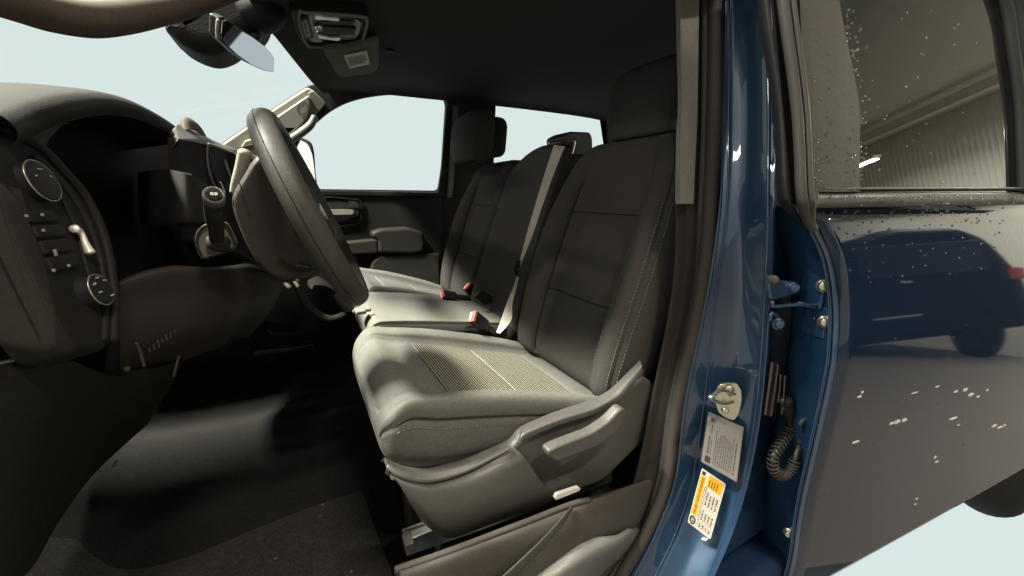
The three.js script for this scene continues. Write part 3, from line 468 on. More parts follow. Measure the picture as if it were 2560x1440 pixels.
  const knee = [[[-0.588,0.7044,-0.2258], [-0.573,0.7129,-0.2009], [-0.554,0.7142,-0.1711], [-0.533,0.7053,-0.1394], [-0.508,0.7013,-0.1113], [-0.458,0.6938,-0.0849], [-0.388,0.6548,-0.0543]],
    [[-0.6,0.6998,-0.2231], [-0.585,0.7067,-0.199], [-0.566,0.7063,-0.1699], [-0.545,0.6981,-0.1386], [-0.52,0.6937,-0.111], [-0.47,0.6833,-0.0793], [-0.4,0.6474,-0.0435]],
    [[-0.6,0.6704,-0.2285], [-0.585,0.675,-0.2045], [-0.566,0.6728,-0.1754], [-0.545,0.6704,-0.1429], [-0.52,0.6664,-0.1149], [-0.47,0.6564,-0.0829], [-0.4,0.6268,-0.0489]],
    [[-0.604,0.6376,-0.2333], [-0.589,0.6389,-0.2098], [-0.57,0.6366,-0.1806], [-0.549,0.6353,-0.1476], [-0.524,0.6327,-0.1194], [-0.474,0.6203,-0.0938], [-0.404,0.5957,-0.0655]],
    [[-0.6,0.6049,-0.2404], [-0.585,0.6069,-0.2173], [-0.566,0.6061,-0.1878], [-0.545,0.6047,-0.1556], [-0.52,0.6012,-0.1278], [-0.47,0.592,-0.1092], [-0.4,0.5675,-0.0863]],
    [[-0.58,0.5686,-0.2528], [-0.565,0.576,-0.2282], [-0.546,0.5769,-0.1983], [-0.525,0.5765,-0.1653], [-0.5,0.5743,-0.1377], [-0.45,0.5669,-0.1284], [-0.38,0.5428,-0.1063]],
    [[-0.52,0.5111,-0.2805], [-0.505,0.5254,-0.2531], [-0.486,0.5313,-0.22], [-0.465,0.5379,-0.1841], [-0.44,0.5376,-0.1544], [-0.39,0.5323,-0.1499], [-0.32,0.5087,-0.1289]]];
  part(t, 'knee_panel', shell(knee, 0.03, 70, 60), M.knee = std([0.0165, 0.0138, 0.012], 0.62, { map: plasticTint, bumpMap: grainBump, bumpScale: 0.0005 }));
  part(t, 'cluster_side', shell([[[0.0799,0.8757,-0.352], [-0.42,0.86,-0.18], [-0.4,0.8377,-0.1371]], [[0.039,0.8149,-0.352], [-0.435,0.8166,-0.184], [-0.41,0.8021,-0.1352]], [[0.0169,0.7606,-0.352], [-0.445,0.7769,-0.1885], [-0.42,0.7694,-0.1328]], [[0.0182,0.7456,-0.355], [-0.43,0.7653,-0.1936], [-0.4,0.7608,-0.1369]]], 0.02, 24, 24), M.well2 = std([0.009, 0.008, 0.007], 0.8));
  part(t, 'lower_cover', shell([[[-0.78,0.662,-0.2805], [-0.73,0.6511,-0.2686], [-0.69,0.6319,-0.2542], [-0.6,0.5697,-0.2468], [-0.5,0.5436,-0.1997]], [[-0.78,0.6158,-0.2907], [-0.73,0.6003,-0.2704], [-0.66,0.5673,-0.2635], [-0.58,0.5194,-0.2618], [-0.48,0.4963,-0.2276]], [[-0.78,0.5556,-0.3041], [-0.73,0.5138,-0.2942], [-0.64,0.479,-0.2985], [-0.54,0.4589,-0.2935], [-0.44,0.4461,-0.2614]], [[-0.78,0.4533,-0.3268], [-0.72,0.3887,-0.3274], [-0.62,0.3835,-0.3359], [-0.52,0.3865,-0.3316], [-0.4,0.3929,-0.2972]]], 0.02, 40, 40), M.dash);
  // small fixings and sticker marks on the underside
  part(t, 'clip', [tube([[-0.63,0.6232,-0.2121], [-0.625,0.6085,-0.2123], [-0.62,0.5857,-0.2134]], 0.0018), tube([[-0.55,0.5689,-0.1924], [-0.55,0.5369,-0.2041]], 0.0018), place(new THREE.SphereGeometry(0.004, 16, 10), [-0.63,0.5891,-0.2279]), tube([[-0.56,0.411,-0.295], [-0.56,0.4184,-0.29]], 0.0022)], M.clip = std([0.04, 0.031, 0.027], 0.5));
  const letters = []; for (let i = 0; i < 7; i++) { const f = i / 6; const p = [[-0.6,0.6009,-0.2098], [-0.575,0.6176,-0.1845]]; const q = [0, 1, 2].map((k) => p[0][k] + (p[1][k] - p[0][k]) * f); letters.push(rbox(0.0022, 0.006 + 0.003 * (i % 3), 0.002, 0.0008, q, [0, 0.4, 0.2 * (i % 2)])); }
  part(t, 'embossed_mark', letters, M.clip);
}
{
  const t = thing('centre_stack', 'dark centre dash section with screen frame and brown raised top beyond the wheel', 'centre dash');
  part(t, 'top_cover', shell([[[-0.16,0.954,-0.2128], [-0.1,0.9757,-0.213], [0.06,0.9601,-0.1898], [0.3,0.9549,-0.1432], [0.5,0.9598,-0.1127]], [[-0.19,0.9393,-0.2057], [-0.05,0.9526,-0.1739], [0.03,0.9489,-0.1523], [0.2,0.947,-0.1239], [0.45,0.9499,-0.0854]], [[-0.2,0.9351,-0.203], [-0.08,0.9362,-0.1756], [0,0.9285,-0.1385], [0.2,0.9296,-0.1159], [0.45,0.9294,-0.0626]]], 0.02, 40, 20), M.plastic);
  part(t, 'tweeter_cover', new Loft([[[-0.09,0.9643,-0.2204], [-0.08,0.9907,-0.2145], [-0.06,0.9992,-0.2036], [-0.03,0.9849,-0.188], [0,0.954,-0.1797]], [[-0.1,0.9597,-0.2177], [-0.095,0.9835,-0.2112], [-0.08,0.9902,-0.1998], [-0.05,0.9758,-0.186], [-0.02,0.9509,-0.1788]], [[-0.12,0.9505,-0.2145], [-0.12,0.9623,-0.2055], [-0.1,0.9658,-0.1941], [-0.07,0.9588,-0.1838], [-0.04,0.9478,-0.1778]]], false, false).geo(30, 20), M.brown = std([0.055, 0.043, 0.036], 0.8, { map: plasticTint }));
  part(t, 'stack_face', shell([[[-0.19,0.9369,-0.2047], [-0.12,0.9402,-0.1872], [-0.06,0.9385,-0.1713], [0,0.9241,-0.126]], [[-0.2,0.8745,-0.2109], [-0.13,0.87,-0.1929], [-0.06,0.8641,-0.1697], [0,0.8464,-0.1281]], [[-0.22,0.7904,-0.2071], [-0.15,0.7786,-0.1851], [-0.06,0.7847,-0.165], [-0,0.7605,-0.1311]], [[-0.22,0.7211,-0.2113], [-0.15,0.6934,-0.1904], [-0.06,0.6812,-0.1717], [0,0.6244,-0.1216]]], 0.02, 30, 30), M.dash);
  const s = sub(t, 'screen');
  part(s, 'frame', tube([[-0.075,0.935,-0.1735], [-0.08,0.9009,-0.1787], [-0.085,0.8583,-0.1766], [-0.085,0.8248,-0.168]], 0.003), M.plastic);
  part(s, 'glass_face', panel([[-0.07,0.9338,-0.1705], [-0.02,0.9245,-0.1444], [-0.02,0.8865,-0.1448], [-0.025,0.8354,-0.1412], [-0.06,0.8249,-0.1624], [-0.075,0.873,-0.1742]], 0.008, { bevel: 0.001, r: 0.006 }), M.black);
  part(s, 'frame', [tube([[-0.075,0.9379,-0.1715], [-0.04,0.9338,-0.1555], [0,0.9247,-0.1347]], 0.0045), tube([[-0.03,0.9057,-0.1493], [-0.03,0.8759,-0.1451], [-0.03,0.8436,-0.1377]], 0.003)], M.pillarGrey);
  part(t, 'air_vent', [tube([[0.02,0.928,-0.1445], [0.02,0.8992,-0.1407], [0.02,0.8679,-0.1362]], 0.005), tube([[0.02,0.925,-0.1414], [0.06,0.9185,-0.124], [0.05,0.8907,-0.1343]], 0.005)], M.pillar);
  part(t, 'bright_catch', tube([[-0.06,0.8496,-0.1637], [-0.06,0.8427,-0.1614], [-0.06,0.8309,-0.1598], [-0.06,0.8229,-0.1577]], 0.0022), M.satin);
  // passenger side of the dash, below the wheel
  part(t, 'glove_box', shell([[[0,0.739,-0.1434], [0.35,0.6544,-0.0685], [0.7,0.5375,0.0358]], [[-0,0.5779,-0.128], [0.35,0.4675,-0.0389], [0.7,0.3415,0.0482]], [[0,0.4569,-0.1344], [0.35,0.3169,-0.0638], [0.7,0.1607,0.0284]]], 0.02, 24, 24), M.dark);
  part(t, 'knee_arch', [tube([[0.1,0.5407,-0.0295], [0.1,0.4992,-0.0218], [0.1,0.4555,-0.0057], [0.1,0.4153,0.0261], [0.1,0.398,0.0617], [0.12,0.4009,0.0998]], (k) => 0.016 + 0.003 * Math.sin(k * 3), { seg: 40, flat: 0.7 })], M.knee);
  part(t, 'lower_rail', [tube([[0,0.419,-0.1192], [0,0.4052,-0.1003], [0.1,0.3643,-0.0281]], 0.003), tube([[0.1,0.3352,-0.0493], [0.15,0.3158,-0.0014]], 0.002), tube([[-0.05,0.3726,-0.1522], [0.05,0.3297,-0.0786], [0.15,0.2932,-0.0103]], 0.008)], M.knee);
  part(t, 'far_top', new Loft([[[0.24, 0.78, -0.95], [0.45, 0.78, -0.93], [0.82, 0.78, -0.88]], [[0.24, 0.86, -0.6], [0.45, 0.86, -0.58], [0.82, 0.84, -0.55]], [[0.24, 0.885, -0.30], [0.45, 0.875, -0.28], [0.82, 0.855, -0.26]], [[0.24, 0.86, -0.20], [0.45, 0.85, -0.18], [0.82, 0.83, -0.16]], [[0.24, 0.70, -0.16], [0.45, 0.70, -0.12], [0.82, 0.70, -0.10]], [[0.24, 0.45, -0.25], [0.45, 0.45, -0.22], [0.82, 0.45, -0.2]]], false, false).geo(30, 40), M.dash);
  part(t, 'side_pod', shell([[[0.25,0.5141,0.0049], [0.3,0.5122,0.0467], [0.3,0.454,0.0968]], [[0.22,0.5003,0.0219], [0.26,0.4827,0.0619], [0.28,0.4503,0.0976]]], 0.02, 12, 8), M.knee);
}

/* ================================================ the truck itself */
const T = thing('pickup_truck', 'dark blue pickup truck cab seen through its driver doorway, rear door slightly ajar', 'truck');
const PW = (y, z, o = 0) => [0.85 - 0.23 * (y - 0.82) - o, y, z];     // far side wall, leaning in
{
  // headliner
  const H = (z, c, e, w = 0.735) => [[-w, e - 0.02, z], [-w + 0.06, e + 0.02, z], [-0.45, c - 0.012, z], [-0.2, c, z], [0.05, c, z], [0.3, c - 0.004, z], [0.5, c - 0.014, z], [w - 0.05, e + 0.025, z], [w + 0.01, e, z]];
  const front = [[-0.73, 1.235, 0.165], [-0.64, 1.258, 0.118], [-0.45, 1.283, 0.03], [-0.2, 1.296, -0.03], [0.05, 1.298, -0.035], [0.25, 1.287, 0.018], [0.42, 1.277, 0.065], [0.60, 1.264, 0.118], [0.735, 1.258, 0.165]];
  const lift = (dy, dz) => front.map((p) => [p[0], p[1] + dy, p[2] + dz]);
  part(T, 'headliner', shell([lift(0.02, -0.012), lift(0, 0), lift(0.012, 0.05), lift(0.022, 0.14), H(0.45, 1.335, 1.285), H(0.8, 1.348, 1.29), H(1.2, 1.352, 1.295), H(1.7, 1.345, 1.29), H(2.05, 1.31, 1.26)], 0.03, 80, 80, false), M.headliner);
  part(T, 'roof_panel', shell([[[-0.80, 1.33, 0.24], [-0.4, 1.40, 0.12], [0, 1.41, 0.10], [0.4, 1.40, 0.12], [0.80, 1.33, 0.24]], [[-0.80, 1.36, 0.6], [-0.4, 1.44, 0.6], [0, 1.45, 0.6], [0.4, 1.44, 0.6], [0.80, 1.36, 0.6]], [[-0.80, 1.36, 2.1], [-0.4, 1.43, 2.1], [0, 1.44, 2.1], [0.4, 1.43, 2.1], [0.80, 1.36, 2.1]]], 0.012, 30, 20), M.paint);
  // door-opening rail along the top of the doorway
  part(T, 'roof_rail', tube([[-0.73, 1.20, 0.05], [-0.745, 1.25, 0.2], [-0.745, 1.285, 0.45], [-0.745, 1.295, 0.9], [-0.745, 1.29, 1.6], [-0.74, 1.25, 2.05]], 0.035, { seg: 60 }), M.headliner);
  // far side: upper wall with the two window openings
  const w1 = [[0.8479,0.8289,-0.077], [0.8363,0.8796,-0.0541], [0.7929,1.0683,0.0417], [0.7728,1.1557,0.1275], [0.7592,1.2149,0.2044], [0.7492,1.2581,0.2932], [0.7422,1.2888,0.4021], [0.7377,1.3082,0.5251], [0.7348,1.3208,0.6865], [0.7372,1.3102,0.7379], [0.746,1.2722,0.7589], [0.8177,0.9603,0.7462], [0.8495,0.822,0.7273]];
  const w2 = [[0.8473,0.8316,1.0537], [0.7857,1.0994,1.0323], [0.7401,1.2979,1.0222], [0.7314,1.3358,1.0331], [0.7297,1.343,1.0645], [0.7286,1.348,1.7671], [0.7292,1.3451,2.1249], [0.8494,0.8228,2.4894]];
  part(T, 'side_wall', panel([[0.8219,0.942,-0.378], [0.8014,1.0314,-0.245], [0.7784,1.1312,-0.1097], [0.743,1.2851,0.1089], PW(1.34, 0.3), PW(1.37, 0.5), PW(1.37, 2.08), PW(0.78, 2.08), PW(0.78, -0.5), PW(0.84, -0.62)], 0.05, { holes: [w1, w2], hr: 0.03, bevel: 0.006, r: 0.01 }), M.headliner);
  for (const w of [w1, w2]) {
    part(T, 'window_seal', tube(w.map((p) => [p[0] + 0.018, p[1], p[2]]), 0.012, { closed: true, seg: 120, up: [1, 0, 0] }), M.black);
    part(T, 'window_pane', panel(w.map((p) => [p[0] + 0.03, p[1], p[2]]), 0.004, { bevel: 0, r: 0.03 }), M.glass);
  }
  part(T, 'window_channel', [panel([[0.826,0.835,0.706], [0.7976,0.9584,0.7207], [0.7268,1.2664,0.7366], [0.7265,1.2679,0.7517], [0.7975,0.9589,0.739], [0.828,0.8264,0.7226]], 0.015, { bevel: 0.002, r: 0.002 })], M.black);
  part(T, 'belt_pillar_trim', [panel([[0.8449,0.7974,0.7653], [0.8002,0.9918,0.7692], [0.7357,1.2724,0.7794], [0.7376,1.2639,0.8065], [0.7649,1.1453,0.8082], [0.8372,0.8309,0.7953], [0.8476,0.786,0.7876]], 0.012, { bevel: 0.003, r: 0.004 })], M.pillarGrey);
  // windscreen pillar trim of the far side, with its grab handle
  const ap = sub(T, 'pillar_trim');
  part(ap, 'cover', panel([[0.7876,0.9574,-0.3299], [0.7712,1.0287,-0.236], [0.7497,1.1221,-0.1089], [0.7157,1.2701,0.1003], [0.7179,1.2607,0.1241], [0.7282,1.2157,0.1692], [0.7386,1.1704,0.1276], [0.7591,1.0813,0.0431], [0.7742,1.0158,-0.0351], [0.8013,0.8979,-0.1431], [0.8134,0.8453,-0.2686]], 0.03, { bevel: 0.008, r: 0.012, seg: 4 }), M.pillar);
  part(ap, 'shoulder', panel([[0.7609,1.0068,-0.1826], [0.7534,1.0393,-0.1603], [0.7503,1.0529,-0.1183], [0.7565,1.0258,-0.1225]], 0.02, { bevel: 0.004, r: 0.004 }), M.pillar);
  const gh = sub(T, 'grab_handle');
  part(gh, 'plate', panel([[0.7281,1.118,-0.062], [0.7011,1.2356,0.1021], [0.7095,1.199,0.1044], [0.7198,1.154,0.0902], [0.7284,1.1169,0.0627], [0.7415,1.0599,0.0048], [0.7446,1.0464,-0.0304], [0.7326,1.0984,0.0295], [0.7243,1.1347,0.0477], [0.7178,1.1628,0.0479], [0.7155,1.1726,0.037], [0.7208,1.1498,0.0056], [0.7301,1.1092,-0.0369], [0.7341,1.0919,-0.0599]], 0.03, { bevel: 0.006, r: 0.008, seg: 4 }), M.pillar);
  part(gh, 'recess', panel([[0.7503,1.102,-0.0416], [0.7386,1.1527,0.0056], [0.7328,1.1778,0.0437], [0.7362,1.163,0.0527], [0.7436,1.131,0.0474], [0.7505,1.1009,0.0298], [0.7618,1.0518,-0.0272], [0.7604,1.0579,-0.0596]], 0.006, { bevel: 0.001, r: 0.008 }), M.dash);
  part(gh, 'grip', tube([[0.722,1.1533,0.1155], [0.7218,1.1185,0.0957], [0.7271,1.0867,0.0591], [0.7373,1.0513,0.0084], [0.7541,1.0139,-0.0348]], (k) => 0.014 + 0.004 * Math.sin(Math.PI * k), { seg: 40 }), M.plastic);
  part(gh, 'cap_outline', tube([[0.7113,1.1843,0.0505], [0.7059,1.2079,0.073], [0.7063,1.2062,0.0866], [0.7111,1.185,0.0904], [0.7165,1.1619,0.0755], [0.7179,1.1558,0.0594]], 0.0009, { closed: true, seg: 60, rad: 6 }), M.seam);
  part(ap, 'side_speaker', panel([[0.7157,1.2479,0.1009], [0.7131,1.2592,0.1207], [0.7233,1.2147,0.1688], [0.7328,1.1733,0.1341], [0.7296,1.1873,0.1132]], 0.014, { bevel: 0.004, r: 0.006 }), M.pillarGrey);
  // windscreen
  part(T, 'windscreen', new Loft([[[-0.80, 0.80, -0.92], [0, 0.80, -1.06], [0.76, 0.80, -0.92]], [[-0.78, 1.04, -0.42], [0, 1.08, -0.53], [0.74, 1.04, -0.42]], [[-0.74, 1.26, 0.10], [0, 1.325, -0.04], [0.71, 1.26, 0.10]]], false, false).geo(30, 30), M.glass);
  // near pillar and header trim
  const nt = sub(T, 'pillar_trim', 'dark brown padded trim curving over the near corner of the windscreen');
  part(nt, 'cover', tube([[-0.73,0.995,-0.2456], [-0.72,0.997,-0.2297], [-0.7,0.9992,-0.216], [-0.67,1.003,-0.2029], [-0.64,1.0112,-0.1831], [-0.6,1.0304,-0.1629], [-0.55,1.0604,-0.1359], [-0.48,1.1024,-0.1035], [-0.36,1.1831,-0.0438]], (k) => 0.0135 + 0.003 * Math.sin(k * 3.1), { seg: 120, rad: 24, flat: 1.1 }), M.brownTrim = std([0.050, 0.038, 0.029], 0.85, { map: clothTint }));
  part(nt, 'edge_bead', tube([[-0.72,1.0044,-0.2485], [-0.71,1.0067,-0.2322], [-0.69,1.0098,-0.2154], [-0.66,1.0136,-0.2045], [-0.63,1.0232,-0.1841], [-0.59,1.0425,-0.1636], [-0.54,1.0735,-0.1361], [-0.47,1.1181,-0.1029]], 0.006, { seg: 120, rad: 10 }), M.brownTrim);
}
{
  // far door inside
  const d = sub(T, 'door', 'dark inner panel of the far passenger door');
  part(d, 'trim_panel', panel([[0.815, 0.822, -0.35], [0.815, 0.822, 0.30], [0.815,0.8198,0.7155], [0.815,0.6533,0.7149], [0.815,0.3274,0.695], [0.815, 0.2, 0.68], [0.815, 0.2, -0.35]], 0.05, { bevel: 0.01, r: 0.02, seg: 4 }), M.door = std([0.016, 0.014, 0.0125], 0.7, { map: plasticTint, bumpMap: grainBump, bumpScale: 0.0003 }));
  part(d, 'belt_strip', panel([[0.80, 0.835, -0.35], [0.80, 0.835, 0.30], [0.8,0.8263,0.7154], [0.8,0.8046,0.7144], [0.80, 0.812, 0.30], [0.80, 0.812, -0.35]], 0.03, { bevel: 0.005, r: 0.006 }), M.black);
  const h = sub(d, 'door_handle');
  const hb = [[0.803,0.7954,0.1029], [0.803,0.7924,0.262], [0.803,0.7744,0.287], [0.803,0.7305,0.2869], [0.803,0.6845,0.2751], [0.803,0.6713,0.247], [0.803,0.6722,0.1161]];
  part(h, 'bezel', panel(hb, 0.01, { bevel: 0.003, r: 0.012 }), M.dash);
  part(h, 'bezel_edge', tube(hb.map((p) => [p[0] - 0.003, p[1], p[2]]), 0.0035, { closed: true, seg: 100, up: [1, 0, 0] }), M.black);
  part(h, 'bowl', panel([[0.79,0.7764,0.1316], [0.79,0.7794,0.2073], [0.79,0.7675,0.2283], [0.79,0.7519,0.2268], [0.79,0.7433,0.271], [0.79,0.7115,0.2681], [0.79,0.7029,0.2221], [0.79,0.6894,0.2096], [0.79,0.6883,0.1258]], 0.004, { bevel: 0.001, r: 0.006 }), M.black);
  part(h, 'pull', panel([[0.775,0.7467,0.117], [0.775,0.747,0.2026], [0.775,0.7442,0.2466], [0.775,0.7285,0.2489], [0.775,0.719,0.2368], [0.775,0.7198,0.1282]], 0.012, { bevel: 0.0035, r: 0.005, seg: 4 }), M.satin);
  part(h, 'lock_tab', panel([[0.785,0.787,0.2296], [0.785,0.7848,0.2628], [0.785,0.7671,0.2744], [0.785,0.7513,0.2711], [0.785,0.7541,0.2264]], 0.006, { bevel: 0.001, r: 0.003 }), M.plasticDim);
  part(d, 'armrest', [panel([[0.74,0.5883,0.1799], [0.74,0.5949,0.3432], [0.74,0.5207,0.3411], [0.74,0.5241,0.1882]], 0.08, { bevel: 0.01, r: 0.01, seg: 4 }), panel([[0.735,0.6332,0.3182], [0.735,0.6474,0.3623], [0.735,0.6498,0.5008], [0.735,0.6207,0.585], [0.735,0.5512,0.5899], [0.735,0.5084,0.5742], [0.735,0.5043,0.5127], [0.735,0.5216,0.3383], [0.735,0.5914,0.342], [0.735,0.6051,0.3159]], 0.09, { bevel: 0.018, r: 0.02, seg: 6 })], M.armrest = std([0.021, 0.019, 0.017], 0.5, { map: plasticTint }));
  part(d, 'map_pocket', panel([[0.75,0.484,0.3121], [0.75,0.5064,0.3458], [0.75,0.4991,0.6739], [0.75,0.296,0.6691], [0.75,0.3393,0.3079], [0.75,0.4066,0.2818]], 0.07, { bevel: 0.012, r: 0.015, seg: 4 }), M.doorPocket = std([0.028, 0.026, 0.023], 0.6, { map: plasticTint }));
  part(T, 'rear_cabin_wall', [rbox(1.7, 0.95, 0.03, 0.01, [0, 0.36, 2.06]), rbox(0.03, 0.7, 1.4, 0.01, [0.84, 0.45, 1.4]), rbox(1.5, 0.12, 0.4, 0.04, [0.02, 0.40, 1.72]), rbox(1.5, 0.5, 0.1, 0.04, [0.02, 0.62, 1.95])], M.dark);
  part(T, 'rear_headrest', place(new RoundedBoxGeometry(0.24, 0.17, 0.10, 4, 0.04), [0.62,1.1076,0.9577], [0.1, 0, 0], [0.5, 1.15, 1]), M.clothShaded);
  const sm = sub(T, 'side_mirror', 'passenger side mirror outside the far window');
  part(sm, 'mirror_face', panel([[1.02,1.1018,0.0031], [1.02,1.0845,0.0575], [1.02,1.069,0.0882], [1.02,1.0211,0.103], [1.02,0.9518,0.1045], [1.02,0.867,0.1026], [1.02,0.8421,0.0437], [1.02,0.8496,-0.035]], 0.01, { bevel: 0.002, r: 0.02 }), M.mirrorFar = std([0.46, 0.45, 0.48], 0.35, { metal: 0.2 }));
  part(sm, 'shell', panel([[1.03,1.1142,0.001], [1.03,1.1016,0.0668], [1.03,1.081,0.1082], [1.03,1.0323,0.1139], [1.03,0.9323,0.1084], [1.03,0.826,0.1099], [1.03,0.8138,-0.0396]], 0.1, { bevel: 0.012, r: 0.02, seg: 4 }), M.black);
}
{
  // floor and sill
  part(T, 'firewall', [rbox(1.74, 1.0, 0.04, 0.01, [0, 0.40, -0.83]), rbox(0.04, 0.9, 1.3, 0.01, [0.86, 0.35, -0.2])], M.dark);
  part(T, 'rocker', [rbox(0.10, 0.30, 2.2, 0.03, [-0.90, -0.27, 1.0]), rbox(0.04, 0.6, 1.3, 0.01, [-0.80, 0.05, 1.5])], M.paintDull);
  part(T, 'floor_carpet', shell([[[-0.79, 0.30, -0.75], [-0.4, 0.34, -0.78], [0, 0.40, -0.8], [0.4, 0.34, -0.78], [0.86, 0.30, -0.75]], [[-0.79, 0.06, -0.55], [-0.4, 0.06, -0.58], [0, 0.16, -0.58], [0.4, 0.06, -0.58], [0.86, 0.06, -0.55]], [[-0.79, 0.0, -0.3], [-0.4, 0.0, -0.3], [0, 0.10, -0.3], [0.4, 0.0, -0.3], [0.86, 0.0, -0.3]], [[-0.79, 0.0, 0.3], [-0.4, 0.0, 0.3], [0, 0.08, 0.3], [0.4, 0.0, 0.3], [0.86, 0.0, 0.3]], [[-0.79, 0.0, 2.0], [-0.4, 0.0, 2.0], [0, 0.06, 2.0], [0.4, 0.0, 2.0], [0.86, 0.0, 2.0]]], 0.02, 50, 60), M.carpet);
  part(T, 'floor_mat', shell([[[-0.70, 0.17, -0.62], [-0.5, 0.17, -0.62], [-0.25, 0.17, -0.62]], [[-0.72, 0.05, -0.48], [-0.5, 0.045, -0.48], [-0.22, 0.05, -0.48]], [[-0.72, 0.014, -0.32], [-0.5, 0.014, -0.32], [-0.19, 0.016, -0.32]], [[-0.72, 0.014, -0.02], [-0.5, 0.014, -0.04], [-0.19, 0.016, -0.02]], [[-0.70, 0.014, 0.10], [-0.5, 0.014, 0.08], [-0.22, 0.016, 0.06]]], 0.01, 40, 60), M.mat = std([0.040, 0.037, 0.033], 1, { map: carpetTint, bumpMap: clothBump, bumpScale: 0.003 }));
  const lint = []; for (let k = 0; k < 16; k++) { const x = -0.66 + rnd() * 0.44, z = -0.3 + rnd() * 0.34; lint.push(tube([[x, 0.0175, z], [x + 0.004 * (rnd() - 0.5), 0.018, z + 0.003], [x + 0.008 * (rnd() - 0.5), 0.0175, z + 0.006 * rnd()]], 0.0006, { seg: 4, rad: 5 })); }
  stuff(part(T, 'lint', lint, std([0.3, 0.27, 0.23], 0.9)));
  const sill = sub(T, 'sill_trim');
  part(sill, 'cover', shell([
    [[-0.755,0.2076,0.0733], [-0.755,0.1919,0.1687], [-0.755,0.1799,0.3113], [-0.755,0.1663,0.4415], [-0.755,0.1482,0.5339], [-0.745,0.1077,0.7065]],
    [[-0.79,0.2324,0.0757], [-0.79,0.2222,0.1574], [-0.79,0.2081,0.2913], [-0.79,0.1954,0.424], [-0.785,0.1734,0.5168], [-0.76,0.1207,0.7025]],
    [[-0.805,0.213,0.0784], [-0.805,0.2063,0.1584], [-0.806,0.1939,0.2908], [-0.81,0.1816,0.3992], [-0.8,0.135,0.5177], [-0.775,0.0848,0.6758]],
    [[-0.812,0.1377,0.0911], [-0.812,0.1339,0.175], [-0.815,0.1381,0.2773], [-0.822,0.1379,0.392], [-0.815,0.1133,0.483], [-0.785,0.0505,0.6413]],
    [[-0.818,0.0121,0.1239], [-0.818,0.03,0.2004], [-0.822,0.0759,0.2822], [-0.83,0.1062,0.3584], [-0.825,0.1046,0.4216], [-0.79,0.0298,0.5984]]], 0.012, 80, 50), M.plasticSill = std([0.048, 0.043, 0.037], 0.55, { map: plasticTint, bumpMap: grainBump, bumpScale: 0.0003 }));
  part(sill, 'top_edge', tube([[-0.785,0.2319,0.073], [-0.787,0.2221,0.1585], [-0.788,0.2103,0.2925], [-0.788,0.1998,0.4151], [-0.787,0.1882,0.4691]], 0.006, { seg: 60 }), M.plasticSill);
  part(sill, 'diagonal_rib', tube([[-0.822,0.132,0.2242], [-0.822,0.1569,0.2818], [-0.817,0.1815,0.3464], [-0.812,0.2008,0.3871], [-0.8,0.2037,0.4158]], (k) => 0.014 - 0.006 * k, { seg: 50, flat: 0.22, up: [-1, 0, 0] }), M.plasticSill);
  part(sill, 'step_plate', shell([
    [[-0.826,0.0797,0.2543], [-0.826,0.1155,0.3192], [-0.828,0.1334,0.4075], [-0.825,0.1225,0.4734], [-0.815,0.0897,0.5367], [-0.8,0.0693,0.5842]],
    [[-0.845,0.0599,0.3036], [-0.845,0.1019,0.3762], [-0.842,0.1021,0.4387], [-0.834,0.0904,0.501], [-0.818,0.0707,0.5596], [-0.8,0.0529,0.6052]],
    [[-0.805,-0.0751,0.4143], [-0.8,-0.025,0.5064], [-0.795,-0.0182,0.5658], [-0.79,-0.0115,0.6091], [-0.785,-0.0029,0.6404], [-0.78,0.0074,0.6585]]], 0.01, 50, 30), M.sillLight = std([0.11, 0.107, 0.094], 0.45, { map: plasticTint, bumpMap: grainBump, bumpScale: 0.0002 }));
}
